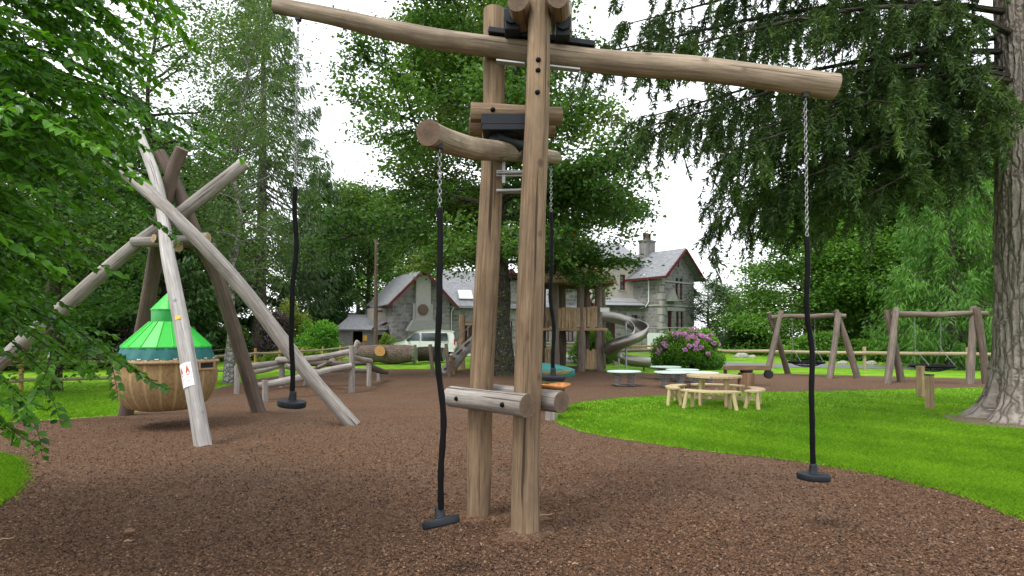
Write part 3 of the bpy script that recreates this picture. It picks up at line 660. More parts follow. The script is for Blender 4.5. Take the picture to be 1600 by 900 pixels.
for a in (-.5,.28):
    b=MB(); b.add([wrap_pt(586,a-.25,.135),wrap_pt(586,a+.25,.135),wrap_pt(573.5,a,.135)],[(0,1,2)])
    b.add([wrap_pt(587.5,a-.25,.135),wrap_pt(587.5,a+.25,.135),wrap_pt(590,a,.135)],[(0,2,1)]); obj('warning_symbol',b,M['redsign'],sg)
b=MB()
for py,a0,a1 in ((594,-.6,-.15),(596.5,-.6,-.1),(593,.1,.6),(595.5,.1,.62),(598,.1,.5),(600.5,-.55,.4)):
    b.add([wrap_pt(py+.45,a0,.135),wrap_pt(py+.45,a1,.135),wrap_pt(py-.45,a1,.135),wrap_pt(py-.45,a0,.135)],[(0,1,2,3)])
obj('notice_text',b,M['greyink'],sg)
b=MB(); wrap(b,504,499,-.1,.6,.124); o=obj('yellow_tag',b,M['yellow']); tag(o,'small yellow tag fixed to the front tipi leg above the notice','tag')
# hut
hx,hy=-6.5,10.75; t=thing('wicker_hut','round wicker basket hut with bright green cone roof hanging between the tipi logs','play hut',(hx,hy,.34))
K=.01208; zz=lambda py:CAMH+(YH-py)*K
b=MB(); prof=[(.05,zz(637)),(.52,zz(638)),(.70,zz(634)),(.83,zz(624)),(.92,zz(611)),(.975,zz(598)),(.99,zz(586)),(.975,zz(574)),(.955,zz(563)),(.93,zz(560)),(.90,zz(563)),(.92,zz(590)),(.72,zz(622)),(.3,zz(630))]
b.lathe([(r*.865,z) for r,z in prof],(hx,hy,0),96); obj('basket',b,M['wicker'],t)
b=MB(); b.lathe([(.868,zz(562)),(.882,zz(563.5)),(.878,zz(566)),(.852,zz(566))],(hx,hy,0),64); obj('rim',b,M['plank'],t)
for rr,z0,z1,nm,mm in ((0,0,0,'skirt','teal'),):
    b=MB(); n=96; V=[];g=[]
    for i,(r,py) in enumerate(((.83,541),(.865,548),(.90,556),(.935,563.5),(.925,565))):
        for j in range(n):
            a=2*math.pi*j/n; sc=(abs(math.sin(a*9))**.5); q=r*.865+.022*(i/3)*math.sin(a*18+i*.4)+.008*math.sin(a*47+i); V.append((hx+q*math.cos(a),hy+q*math.sin(a),zz(py)+(.0 if i<3 else -.03*sc))); g.append((a*.9,i*.1,r))
    b.add(V,[(i*n+j,i*n+(j+1)%n,(i+1)*n+(j+1)%n,(i+1)*n+j) for i in range(4) for j in range(n)],0,True,g); sk=obj('skirt',b,M[mm],t)
    for j in range(18):
        a=2*math.pi*(j+.5)/18; c=Vector((hx+.81*math.cos(a),hy+.81*math.sin(a),zz(558.5))); tn=Vector((-math.sin(a),math.cos(a),0)); b=MB()
        b.tube([c-tn*.03,c+Vector((math.cos(a)*.014,math.sin(a)*.014,-.012)),c+tn*.03],.008,5); obj('cord_stitch',b,M['white'],sk)
b=MB(); b.lathe([(.745,zz(543)),(.745,zz(541)),(.29,zz(503))],(hx,hy,0),18,smooth=False,a0=.15); obj('roof_cone',b,M['green'],t)
b=MB()
for j in range(18):
    a=.15+2*math.pi*j/18; b.tube([(hx+.742*math.cos(a),hy+.742*math.sin(a),zz(540.5)),(hx+.295*math.cos(a),hy+.295*math.sin(a),zz(503))],.011,6)
obj('roof_seam',b,M['green'],t)
b=MB(); b.lathe([(.268,zz(504)),(.272,zz(484)),(.268,zz(483.5))],(hx,hy,0),24); obj('roof_collar',b,M['green2'],t)
b=MB(); b.lathe([(.285,zz(485)),(.285,zz(483.5)),(.03,zz(459)),(.02,zz(458))],(hx,hy,0),12,smooth=False); obj('roof_cap',b,M['green'],t)
b=MB(); ang=R(-12); c=Vector((hx+.826*math.cos(ang),hy+.826*math.sin(ang),zz(569.5))); rz=ang+R(90); ex=Vector((math.cos(rz),math.sin(rz),0))
b.box(c,(.34,.07,.11),rz=rz); o=obj('window',b,M['dark'],t)  # opening is a near-black box, its inner shade put into the colour
b=MB(); b.box(c-Vector((0,0,.068)),(.44,.10,.035),rz=rz); b.box(c+ex*.19,(.05,.10,.12),rz=rz); b.box(c-ex*.19,(.05,.10,.12),rz=rz); obj('window_frame',b,M['plank'],o)
b=MB(); b.tube([(hx,hy,zz(459)),(hx+.02,hy+.1,zz(385))],.012,8); obj('hanging_cable',b,M['steel'],t)

# ------------------------------------------------------------------ log climbing frame, left centre
t=thing('log_climbing_frame','low climbing frame of grey balancing logs on short posts','play frame',(-5.4,17.5,0))
def cl(name,pts,rad,seed,m='grey',e='endgrey'): return log(name,[P(*p) for p in pts],rad,t,m,e,.06,12,seed,6)
for i,(px,pt,d,r) in enumerate(((371,572,16.8,.075),(415,594,14.75,.075),(441,566,18.9,.085),(499,574,20,.07),(550,541,17.2,.09),(577,560,19.4,.085),(592,579,21.6,.075),(478,588,19.6,.06))):
    x=(px-800)/F_PX*d; z=P(px,pt,d).z; log('post',[(x,d,-.1),(x+.01,d,z*.5),(x,d,z)],[r,r,r*.97],t,'grey','endgrey',.03,12,60+i,4)
cl('balance_log',[(372,575,16.9),(405,571,17.8),(441,566,18.8)],[.10,.095,.09],71)
cl('balance_log',[(434,563,18.6),(490,560,18.0),(556,548,17.3)],[.12,.10,.085],72)
cl('balance_log',[(450,566,19),(515,568,19.2),(582,567,19.5)],[.10,.095,.10],73,'greydark')
cl('balance_log',[(400,604,15),(440,597,15.6),(485,586,16.2),(520,577,16.8),(549,572,17.1)],[.10,.105,.095,.10,.11],74)
cl('balance_log',[(447,572,18.9),(475,577,19),(505,580,19.2),(540,578,19.6),(578,580,20.4)],[.09,.08,.07,.08,.09],75)
cl('balance_log',[(574,571,19.8),(588,577,20.6),(604,582,21.8)],[.10,.11,.09],76,'greydark')
cl('balance_log',[(545,555,17.4),(565,562,18.4),(580,564,19.3)],[.08,.08,.075],77)
cl('balance_log',[(386,584,17.1),(415,578,17.9),(440,572,18.7)],[.065,.07,.06],78)
cl('balance_log',[(520,562,17.5),(505,571,18.6),(490,576,19.7)],[.06,.06,.055],79)

# ------------------------------------------------------------------ picnic table
cx,cyy=4.95,14.0; t=thing('round_picnic_table','round pale wooden picnic table with four attached curved benches on the lawn','picnic table',(cx,cyy,0))
b=MB()
for i in range(7):   # boards across the round top
    x0=-.64+i*1.28/7+.004; x1=-.64+(i+1)*1.28/7-.004; N_=10
    top=[(x0+(x1-x0)*k/N_, math.sqrt(max(.0009,.41-(x0+(x1-x0)*k/N_)**2))) for k in range(N_+1)]
    poly=[(x,-y) for x,y in top]+[(x,y) for x,y in top[::-1]]
    a=R(20); V=[(cx+x*math.cos(a)-y*math.sin(a),cyy+x*math.sin(a)+y*math.cos(a),z) for z in (.70,.745) for x,y in poly]; n=len(poly)
    g=[(x,0.1*i,y) for z in (0,1) for x,y in poly]
    b.add(V,[tuple(range(n))[::-1],tuple(range(n,2*n))]+[(k,(k+1)%n,n+(k+1)%n,n+k) for k in range(n)],0,grain=g)
obj('table_top',b,M['picnic'],t)
for k in range(4):
    a=R(-115+90*k+45); log('leg',[(cx+.42*math.cos(a),cyy+.42*math.sin(a),-.03),(cx+.40*math.cos(a),cyy+.40*math.sin(a),.71)],[.042,.042],t,'picnic','endpale',.01,10,80+k,3)
for k in range(2):
    a=R(-115+90*k); b=MB(); b.box((cx,cyy,.30+.10*k*0),(2.1,.07,.09),rz=a) if k==0 else b.box((cx,cyy,.205),(2.1,.07,.09),rz=a); obj('crossbeam',b,M['picnic'],t,bevel=.006)
for k in range(4):
    a0=R(-115+90*k); b=MB(); n=12; V=[];g=[]
    for z in (.40,.45):
        for i in range(n+1):
            a=a0+R(-37+74*i/n); e=1-.28*(abs(i/n*2-1)**4)
            for r in (1.0-.155*e,1.0+.155*e): V.append((cx+r*math.cos(a),cyy+r*math.sin(a),z)); g.append((r,z,a))
    m=2*(n+1); F=[]
    for i in range(n):
        F+= [(2*i,2*i+2,2*i+3,2*i+1),(m+2*i,m+2*i+1,m+2*i+3,m+2*i+2),(2*i,m+2*i,m+2*i+2,2*i+2),(2*i+1,2*i+3,m+2*i+3,m+2*i+1)]
    F+=[(0,1,m+1,m),(2*n,m+2*n,m+2*n+1,2*n+1)]; b.add(V,F,0,grain=g); bench=obj('bench',b,M['picnic'],t,bevel=.012)
    for s in (-1,1):
        for rr in (-1,1):
            a=a0+R(27*s); r0=1.0+.10*rr; r1=1.0+.17*rr; aa=a+R(3*s)
            q=MB(); q.tube([(cx+r1*math.cos(aa),cyy+r1*math.sin(aa),-.03),(cx+r0*math.cos(a),cyy+r0*math.sin(a),.405)],[.044,.042],10,0,1); obj('leg',q,[M['picnic'],M['endpale']],bench)

# ------------------------------------------------------------------ springing discs
def spring_disc(px,py,d,R0,label,nsp=2,seed=0):
    c=P(px,py,d); t=thing('spring_platform',label,'spring platform',(c.x,c.y,0),'mint green spring platforms on the mulch')
    b=MB(); b.lathe([(R0*.97,c.z-.045),(R0,c.z-.035),(R0,c.z-.008),(R0*.985,c.z)],(c.x,c.y,0),40,smooth=False); obj('disc',b,M['mint'],t)
    b=MB(); b.lathe([(R0*.75,c.z-.075),(R0*.75,c.z-.045)],(c.x,c.y,0),24); obj('rubber_plate',b,M['darktrim'],t)
    for s in ((-1,1) if nsp==2 else (-1,0,1)):
        for yy in (-.15,.15):
            b=MB(); pts=[(c.x+s*.24+.10*math.cos(k*.55),c.y+yy+.10*math.sin(k*.55),.02+(c.z-.1)*k/56) for k in range(57)]; b.tube(pts,.012,6); obj('spring',b,M['steel'],t)
    b=MB(); b.box((c.x,c.y,.012),(.75,.5,.02)); obj('base_plate',b,M['darktrim'],t)
spring_disc(975,579.5,19.4,.58,'mint spring platform standing alone left, right below the spiral slide')
spring_disc(1040,572.5,22.6,.60,'rearmost mint spring platform, beside the flowering rhododendron foot')
spring_disc(1066,577,21.2,.60,'mint spring platform in the middle of the cluster, just right of the rearmost')
spring_disc(1050,580.8,18.9,.58,'front left mint spring platform of the cluster, clear springs facing the viewer')
spring_disc(1097,581.5,19.6,.55,'rightmost mint spring platform, behind the round picnic table')

# water and sand play pieces
c=P(1166,577,19.6); t=thing('play_trough','long rusty brown wooden trough on a log stump behind the picnic table','play table',(c.x,c.y,0))
b=MB(); b.box(c,(1.45,.36,.05)); 
for s in (-1,1): b.box(c+Vector((0,s*.18,.05)),(1.45,.035,.14))
for s in (-1,1): b.box(c+Vector((s*.71,0,.045)),(.035,.33,.13))
obj('tray',b,M['rust'],t,bevel=.006)
b=MB(); b.lathe([(.09,c.z-.14),(.20,c.z-.1),(.22,c.z-.03)],(c.x,c.y,0),14); obj('bracket',b,M['darktrim'],t)
log('stump',[(c.x,c.y,-.1),(c.x,c.y,c.z-.12)],[.26,.245],t,'rust','endpale',.05,16,91,6)
b=MB(); q=c+Vector((.74,-.05,-.17)); b.tube([q-Vector((0,.05,0)),q+Vector((0,.05,0))],.15,16); obj('wheel',b,M['darktrim'],t)
b=MB(); q=c+Vector((-.72,0,-.15)); b.box(q,(.05,.2,.3)); obj('spout',b,M['darktrim'],t)

d=11.6; c=P(861,604,d); t=thing('sand_table_stump','orange wooden tray on a grey log stump beside the near lawn edge','play table',(c.x,c.y,0))
log('stump',[(c.x,c.y,-.1),(c.x+.01,c.y,c.z-.05)],[.125,.115],t,'grey','endgrey',.04,16,92,6)
b=MB(); n=28; V=[];g=[]
for k,(rr,z) in enumerate(((.02,-.035),(.24,-.03),(.34,.02),(.335,.045),(.22,-.005),(.02,-.012))):
    for j in range(n):
        a=2*math.pi*j/n; q=rr*(1+.12*math.sin(3*a+1)+.06*math.sin(5*a)); V.append((c.x+.02+q*math.cos(a),c.y+q*.7*math.sin(a),c.z+z+.03*math.sin(2*a)*(rr>.2))); g.append((q*math.cos(a),z,q*math.sin(a)))
b.add(V,[(i*n+j,i*n+(j+1)%n,(i+1)*n+(j+1)%n,(i+1)*n+j) for i in range(5) for j in range(n)],0,True,g); obj('tray',b,M['orangewood'],t)
d=12.9; c=P(852,583,d); t=thing('covered_sand_hopper','wooden sand hopper under a sagging teal tarpaulin behind the near post','sand hopper',(c.x,c.y,0))
b=MB(); b.lathe([(.10,c.z-.42),(.14,c.z-.40),(.58,c.z+.02),(.62,c.z+.08),(.57,c.z+.08),(.12,c.z-.34)],(c.x,c.y,0),8,a0=.39,smooth=False); obj('funnel',b,M['plank'],t)
b=MB(); n=48; V=[];g=[]
for k,rr in enumerate((.02,.2,.4,.6,.78,.90,.915,.90)):
    for j in range(n):
        a=2*math.pi*j/n; q=rr*.68*(1+.10*math.cos(4*a+.6)+(.03*math.sin(13*a) if k>3 else 0)); sag=.07*max(0,(1-rr/.8))**.7-.03*(rr/.9)**2; fl=(0,0,0,0,0,-.02,-.12,-.15)[k]
        V.append((c.x+q*math.cos(a),c.y+q*.8*math.sin(a),c.z+.16+sag+fl+.022*math.sin(7*a+2)*(rr/.9)-.05*math.cos(a)*rr)); g.append((q*math.cos(a),q*math.sin(a),fl))
b.add(V,[(i*n+j,i*n+(j+1)%n,(i+1)*n+(j+1)%n,(i+1)*n+j) for i in range(7) for j in range(n)],0,True,g); obj('tarpaulin',b,M['tarp'],t)
for s in (-1,1): log('leg',[(c.x+.5*s,c.y+.1,-.1),(c.x+.35*s,c.y,c.z-.1)],[.055,.05],t,'brownlog','end',.03,10,95+s,4)
log('stump',[(c.x,c.y,-.1),(c.x,c.y,c.z-.38)],[.12,.11],t,'brownlog','end',.04,12,97,4)

# ------------------------------------------------------------------ the two swing frames with basket seats
def swing(label, legs, beam, seat, slabel, seed):
    c=G(*legs[0][1][:2]); t=thing('swing_frame',label,'swing frame',(c.x,c.y,0),'log swing frames by the road')
    for i,(a,e,d) in enumerate(legs):
        g_=G(*e); tp=P(a[0],a[1],d); log('leg',[g_-Vector((0,0,.1)),g_.lerp(tp,.5)+Vector((.02,0,0)),tp],[.125,.12,.11],t,'swing' if i==1 or (i==3)==(seed<110) and i>1 else 'brownlog','endgrey',.035,14,seed+i,6)
    log('crossbeam',[P(*p) for p in beam],[.10,.105,.11,.105,.10],t,'swing','endgrey',.05,14,seed+9,6)
    s=P(*seat[:3]); R0=seat[3]; q=thing('basket_swing',slabel,'basket swing',(s.x,s.y,s.z),'round black basket swing seats')
    b=MB(); n=36; b.tube([(s.x+R0*math.cos(2*math.pi*i/n),s.y+R0*math.sin(2*math.pi*i/n),s.z) for i in range(n+1)],.052,10,caps=False); obj('ring',b,M['rubber'],q)
    b=MB()
    for rr in (.25,.5,.75,.93):
        b.tube([(s.x+R0*rr*math.cos(a),s.y+R0*rr*math.sin(a),s.z-.20*(1-rr*rr)) for a in np.linspace(0,6.283,25)],.011,4,caps=False)
    for k in range(16):
        a=k*math.pi/8; b.tube([(s.x+R0*rr*math.cos(a),s.y+R0*rr*math.sin(a),s.z-.20*(1-rr*rr)) for rr in (0,.3,.6,.8,1)],.011,4,caps=False)
    obj('net',b,M['rubber'],q)
    bz=P(*beam[2]).z-.1; by=P(*beam[2]).y
    for sx in (-1,1):
        x=s.x+sx*R0*.72; tp=Vector((x,by,bz)); kn=Vector((x,by,s.z+.62)); b=chain_mb(tp,kn,.0045,.06)
        for sy in (-1,1):
            e=chain_mb(kn,(s.x+sx*R0*.7,s.y+sy*R0*.7,s.z+.05),.0045,.06); b.v+=e.v; b.g+=e.g; b.f+=[[i+b.n for i in f] for f in e.f]; b.m+=e.m; b.s+=e.s; b.n+=e.n
        obj('chain',b,M['chain'],q)
swing('left log swing frame with crossed legs, nearer the flowering bush',[((1201,488),(1232,584),25.6),((1221,486),(1197,586),25.4),((1306,485),(1341,591),24.0),((1310,490),(1296,591),23.8)],[(1206,496,25.5),(1235,494,25.2),(1265,495,24.8),(1295,493,24.2),(1322,494,23.9)],(1260,566,24.6,.68),'black basket swing seat hanging from the left swing frame, half behind the rope',100)
swing('right log swing frame with crossed legs beside the big fir trunk',[((1385,485),(1409,597),21.6),((1400,482),(1386,599),21.4),((1521,480),(1515,600),20.9),((1526,481),(1542,600),20.6)],[(1393,491,21.5),(1430,491,21.3),(1465,492,21.1),(1500,490,20.9),(1543,490,20.7)],(1457,572,20.9,.66),'black basket swing seat of the right frame, behind two short posts',120)
for px,py,pb,w,lb in ((1453,586,639,.135,'nearer short square wooden post with black cap on the lawn near the fir'),(1439,573,621,.15,'farther short square wooden post on the lawn, under the basket seat')):
    g_=G(px,pb); z=P(px,py,g_.y).z; t=thing('marker_post',lb,'post',tuple(g_),'short square wooden posts')
    b=MB(); b.box((g_.x,g_.y,z/2-.05),(w,w,z+.1),rz=.35); obj('shaft',b,M['plank'],t,bevel=.008)
    b=MB(); b.box((g_.x,g_.y,z+.006),(w*1.04,w*1.04,.03),rz=.35); obj('cap',b,M['darktrim'] if py>580 else M['plank'],t)

for i,(x,y,r) in enumerate(((A0.x,A0.y,.30),(B0.x,B0.y,.27),(C0.x,C0.y,.25),(*G(318,697)[:2],.30),(*G(553,666)[:2],.32),(*G(404,645)[:2],.32))):
    b=MB(); n=40; V=[];g=[]; rr_=np.random.default_rng(i+50)
    for k,f in enumerate((1.0,.8,.6,.45,.3)):
        for j in range(n):
            a=2*math.pi*j/n; q=r*f*(1+.12*math.sin(2*a+i)+.08*math.sin(5*a+i*2)); V.append((x+q*math.cos(a),y+q*math.sin(a),(0,.012,.024,.034,.040)[k]+(.004*rr_.normal() if k else -.004)))
    b.add(V,[(k*n+j,k*n+(j+1)%n,(k+1)*n+(j+1)%n,(k+1)*n+j) for k in range(4) for j in range(n)],0,True); o=obj('mulch_mound',b,M['mulch']); o['kind']='structure'
# ------------------------------------------------------------------ the stone house
hb=R(15); HO=Vector((-9.03,43.0,.3)); EX=Vector((math.cos(hb),math.sin(hb),0)); EY=Vector((-math.sin(hb),math.cos(hb),0)); EZ=Vector((0,0,1))
house=thing('stone_house','long grey granite house with slate roofs and red bargeboards behind the playground','house',tuple(HO))
class Frame:
    def __init__(s,o,ex,ey): s.o=Vector(o); s.ex=Vector(ex); s.ey=Vector(ey)
    def __call__(s,t,d,z): return s.o+s.ex*t+s.ey*d+EZ*z
    def rot(s): return Matrix((s.ex,s.ey,EZ)).transposed()
HF=Frame(HO,EX,EY)
def fbox(F,t0,t1,d0,d1,z0,z1,name,m,parent,bevel=0):
    b=MB(); V=[F(t,d,z) for z in (z0,z1) for t,d in ((t0,d0),(t1,d0),(t1,d1),(t0,d1))]
    g=[(t+d,z+d*.001,0) for z in (z0,z1) for t,d in ((t0,d0),(t1,d0),(t1,d1),(t0,d1))]
    if t1-t0>=max(d1-d0,z1-z0): g=[(d,z,t) for z in (z0,z1) for t,d in ((t0,d0),(t1,d0),(t1,d1),(t0,d1))] if m in ('redwood','conc','lead','plank','rail') else g
    b.add(V,[(0,3,2,1),(4,5,6,7),(0,1,5,4),(1,2,6,5),(2,3,7,6),(3,0,4,7)],0,grain=g); return obj(name,b,M[m],parent,bevel=bevel)
def wall(F,t0,t1,z0,z1,openings,m,parent,d=0,th=.35,name='wall',gable=None):
    """front wall with real openings (t0,t1,z0,z1 each); gable = ridge height at the middle"""
    ts=sorted({t0,t1,*[q for o in openings for q in o[:2]]}); zs=sorted({z0,z1,*[q for o in openings for q in o[2:4]]}); b=MB()
    hole=lambda a,c:any(o[0]<=a<o[1] and o[2]<=c<o[3] for o in openings)
    def quad(pts,g): b.add([F(*p) for p in pts],[(0,1,2,3)],0,grain=g)
    for i in range(len(ts)-1):
        for j in range(len(zs)-1):
            a,a2,c,c2=ts[i],ts[i+1],zs[j],zs[j+1]
            if hole(a,c): continue
            quad([(a,d,c),(a2,d,c),(a2,d,c2),(a,d,c2)],[(a,c,0),(a2,c,0),(a2,c2,0),(a,c2,0)])
    for o in openings:
        a,a2,c,c2=o[:4]
        quad([(a,d,c),(a,d+th,c),(a,d+th,c2),(a,d,c2)],[(0,c,0),(th,c,0),(th,c2,0),(0,c2,0)]); quad([(a2,d+th,c),(a2,d,c),(a2,d,c2),(a2,d+th,c2)],[(0,c,0),(th,c,0),(th,c2,0),(0,c2,0)])
        quad([(a,d,c),(a2,d,c),(a2,d+th,c),(a,d+th,c)],[(a,0,0),(a2,0,0),(a2,th,0),(a,th,0)]); quad([(a,d+th,c2),(a2,d+th,c2),(a2,d,c2),(a,d,c2)],[(a,0,0),(a2,0,0),(a2,th,0),(a,th,0)])
    if gable:
        mid=(t0+t1)/2; b.add([F(t0,d,z1),F(t1,d,z1),F(mid,d,gable)],[(0,1,2)],0,grain=[(t0,z1,0),(t1,z1,0),(mid,gable,0)])
    return obj(name,b,M[m],parent)
def window(F,o,parent,d=0,frame='redwood',bars=(1,1),inset=.12,fw=.07,sill=True):
    a,a2,c,c2=o[:4]; w=MB(); R3=F.rot()
    def bx(mb,x0,x1,z0,z1,dd,dep): mb.box(F((x0+x1)/2,d+inset+dd,(z0+z1)/2),(x1-x0,dep,z1-z0),rot=R3)
    bx(w,a,a+fw,c,c2,0,.07); bx(w,a2-fw,a2,c,c2,0,.07); bx(w,a+fw,a2-fw,c,c+fw,0,.07); bx(w,a+fw,a2-fw,c2-fw,c2,0,.07)
    for i in range(1,bars[0]): x=a+(a2-a)*i/bars[0]; bx(w,x-.025,x+.025,c+fw,c2-fw,0,.055)
    for i in range(1,bars[1]): z=c+(c2-c)*i/bars[1]; bx(w,a+fw,a2-fw,z-.025,z+.025,.002,.05)
    wo=obj('window',w,M[frame],parent); p=MB(); bx(p,a+fw*.5,a2-fw*.5,c+fw*.5,c2-fw*.5,.03,.012); obj('pane',p,M['glass'],wo)
    q=MB(); bx(q,a+.01,a2-.01,c+.01,c2-.01,.28,.01); obj('dark_backing',q,M['dark'],wo)  # near-black sheet behind the pane, painted for the unlit room
    if sill: s=MB(); s.box(F((a+a2)/2,d-.03,c-.045),(a2-a+.2,.16,.09),rot=R3); obj('sill',s,M['conc'],wo)
def slope(F,name,p,th,parent,m='slate'):
    """roof slab through four local points (eave left, eave right, ridge right, ridge left)"""
    A=[F(*q) for q in p]; nrm=(A[1]-A[0]).cross(A[3]-A[0]).normalized()
    if nrm.z<0: nrm=-nrm
    B=[q-nrm*th for q in A]; L=(A[1]-A[0]).length; Hh=(A[3]-A[0]).length; g=[(0,0,0),(L,0,0),(L,Hh,0),(0,Hh,0)]
    b=MB(); b.add(A+B,[(0,1,2,3),(7,6,5,4),(0,4,5,1),(1,5,6,2),(2,6,7,3),(3,7,4,0)],0,grain=g+g); return obj(name,b,M[m],parent)
def beam(F,a,c,w,h,name,m,parent):
    A=F(*a);C=F(*c); d=(C-A); L=d.length; d.normalize(); s=d.cross(EZ).normalized(); u=s.cross(d); b=MB(); b.box((A+C)/2,(L,w,h),rot=Matrix((d,s,u)).transposed()); return obj(name,b,M[m],parent)
# left gable wing, turned a little further to the right
HF_=HF; hb2=R(27); HF=Frame(HO,(math.cos(hb2),math.sin(hb2),0),(-math.sin(hb2),math.cos(hb2),0)); EX_,EY_=EX,EY; EX,EY=HF.ex,HF.ey
gw=4.6; ze=4.2; zr=6.55
wall(HF,0,gw,0,ze,[],'stone',house,gable=zr)
b=MB(); b.add([HF(0,0,0),HF(0,8,0),HF(0,8,ze),HF(0,0,ze)],[(0,3,2,1)],0,grain=[(0,0,0),(8,0,0),(8,ze,0),(0,ze,0)]); b.add([HF(gw,0,0),HF(gw,8,0),HF(gw,8,ze),HF(gw,0,ze)],[(0,1,2,3)],0,grain=[(0,0,0),(8,0,0),(8,ze,0),(0,ze,0)]); obj('wall',b,M['stone'],house)
ov=.5; sl_h=(zr-ze)/(gw/2)
rl=slope(HF,'roof',[(-ov,8,ze-ov*sl_h+.08),(-ov,-.55,ze-ov*sl_h+.08),(gw/2,-.55,zr+.08),(gw/2,8,zr+.08)],.12,house)
rr=slope(HF,'roof',[(gw+ov,-.55,ze-ov*sl_h+.08),(gw+ov,8,ze-ov*sl_h+.08),(gw/2,8,zr+.08),(gw/2,-.55,zr+.08)],.12,house)
beam(HF,(-ov-.02,-.60,ze-ov*sl_h-.10),(gw/2,-.60,zr-.10),.07,.17,'bargeboard','redwood',rl); beam(HF,(gw+ov+.02,-.60,ze-ov*sl_h-.10),(gw/2,-.60,zr-.10),.07,.17,'bargeboard','redwood',rr)
for k in range(6):
    f=(k+.6)/6; beam(HF,(-ov+f*(gw/2+ov)*.9,-.5,ze-ov*sl_h+f*(zr-ze+ov*sl_h)*.9-.16),(-ov+f*(gw/2+ov)*.9,.02,ze-ov*sl_h+f*(zr-ze+ov*sl_h)*.9-.16),.1,.12,'rafter_end','plank',rl)
fbox(HF,1.75,2.95,-.28,0,2.55,6.1,'chimney_breast','conc',house,.02); fbox(HF,1.55,1.75,-.2,0,2.55,3.9,'buttress','conc',house,.02); fbox(HF,2.95,3.15,-.2,0,2.55,3.9,'buttress','conc',house,.02)
b=MB(); b.tube([HF(2.3,-.29,3.42),HF(2.3,-.36,3.42)],.44,10); b.tube([HF(2.3,-.36,3.42),HF(2.3,-.39,3.42)],.34,10); obj('stone_plaque',b,M['pole'],house)
b=MB(); b.prism([(.95,1.75),(3.75,1.75),(3.75,1.85),(3.35,2.6),(1.4,2.6),(.95,1.85)],HF(0,-.75,0),EX,EY,EZ,.75); obj('door_canopy',b,M['cobble'],house)
fbox(HF,1.2,3.5,-.06,-.004,0,1.75,'blocked_doorway','conc',house)
# small white lean-to left of the gable
fbox(HF,-1.0,-.002,2.0,4.5,0,3.6,'wall','render',house); slope(HF,'roof',[(-1.3,1.7,2.2),(-.01,1.7,2.3),(-.01,2.0,2.65),(-1.3,2.0,2.6)],.08,house)
b=MB(); b.box(HF(-.5,1.985,3.35),(.5,.03,.12),rot=HF.rot()); obj('lintel',b,M['redwood'],house)
HF=HF_; EX,EY=EX_,EY_; gw=4.3
# long main range set back behind the play tower
mo=[(6.6,7.3,1.2,2.6),(9.0,9.8,.9,2.6),(12.2,13.0,.9,2.7),(14.4,15.2,.9,2.7)]
wall(HF,gw,16.9,0,4.0,mo,'stone',house,d=1.6)
for o in mo: window(HF,o,house,d=1.6,bars=(2,2))
rm=slope(HF,'roof',[(gw-.2,1.2,3.82),(17.0,1.2,3.82),(17.0,5.4,7.1),(gw-.2,5.4,7.1)],.14,house); slope(HF,'roof',[(17.0,9.6,3.82),(gw-.2,9.6,3.82),(gw-.2,5.4,7.1),(17.0,5.4,7.1)],.14,house)
beam(HF,(gw,1.12,3.72),(17,1.12,3.72),.12,.12,'gutter','lead',rm)
A=HF(5.7,2.2,4.72);b=MB(); nn=Vector(EX).cross((HF(0,4.2,3.28)-HF(0,0,0)).normalized()); dd=(HF(0,4.2,3.28)-HF(0,0,0)).normalized(); nn=EX.cross(dd); b.box(HF(6.0,2.35,4.76)+nn*.05,(1.25,1.35,.09),rot=Matrix((EX,dd,nn)).transposed()); sk=obj('skylight',b,M['lead'],rm)
b=MB(); b.box(HF(6.0,2.35,4.76)+nn*.10,(1.08,1.18,.02),rot=Matrix((EX,dd,nn)).transposed()); obj('pane',b,M['whiteboard'],sk)
# dormer gable with red bargeboards on the main range
wall(HF,8.2,11.0,4.0,5.0,[],'stone',house,d=1.5,gable=6.8)
for s,(x0,x1) in ((1,(7.8,9.6)),(-1,(11.4,9.6))):
    r_=slope(HF,'roof',[(x0,1.1,4.65),(x0,5,4.65),(x1,5,6.95),(x1,1.1,6.95)],.1,house); beam(HF,(x0,1.05,4.55),(x1,1.05,6.85),.07,.22,'bargeboard','redwood',r_)
wall(HF,13.6,16.4,4.0,4.4,[],'stone',house,d=1.5,gable=6.1)
for s,(x0,x1) in ((1,(13.2,15.0)),(-1,(16.8,15.0))):
    r_=slope(HF,'roof',[(x0,1.1,4.05),(x0,5,4.05),(x1,5,6.25),(x1,1.1,6.25)],.1,house); beam(HF,(x0,1.05,3.95),(x1,1.05,6.15),.07,.22,'bargeboard','redwood',r_)
# cream upper storey over a stone ground floor
uo=[(17.35,18.2,5.6,6.95),(19.25,19.75,5.35,6.7)]; t1=20.9
wall(HF,16.9,t1,4.3,7.95,uo,'render',house,d=1.0); window(HF,uo[0],house,d=1.0,bars=(2,1),fw=.12); window(HF,uo[1],house,d=1.0,bars=(1,2),fw=.1)
b=MB(); b.add([HF(16.9,1,0),HF(16.9,8,0),HF(16.9,8,7.95),HF(16.9,1,7.95)],[(0,3,2,1)],0,grain=[(0,0,0),(7,0,0),(7,8,0),(0,8,0)]); obj('wall',b,M['render'],house)
lo=[(17.5,18.4,1.0,3.3),(19.9,20.45,1.9,3.2)]
wall(HF,16.9,t1+.2,0,4.3,lo,'stone',house,d=.2); window(HF,lo[0],house,d=.2,bars=(2,2)); window(HF,lo[1],house,d=.2,bars=(1,2))
b=MB(); b.add([HF(16.9,.2,0),HF(16.9,1.0,0),HF(16.9,1.0,4.3),HF(16.9,.2,4.3)],[(0,3,2,1)],0,grain=[(0,0,0),(.8,0,0),(.8,4.3,0),(0,4.3,0)]); obj('wall',b,M['stone'],house)
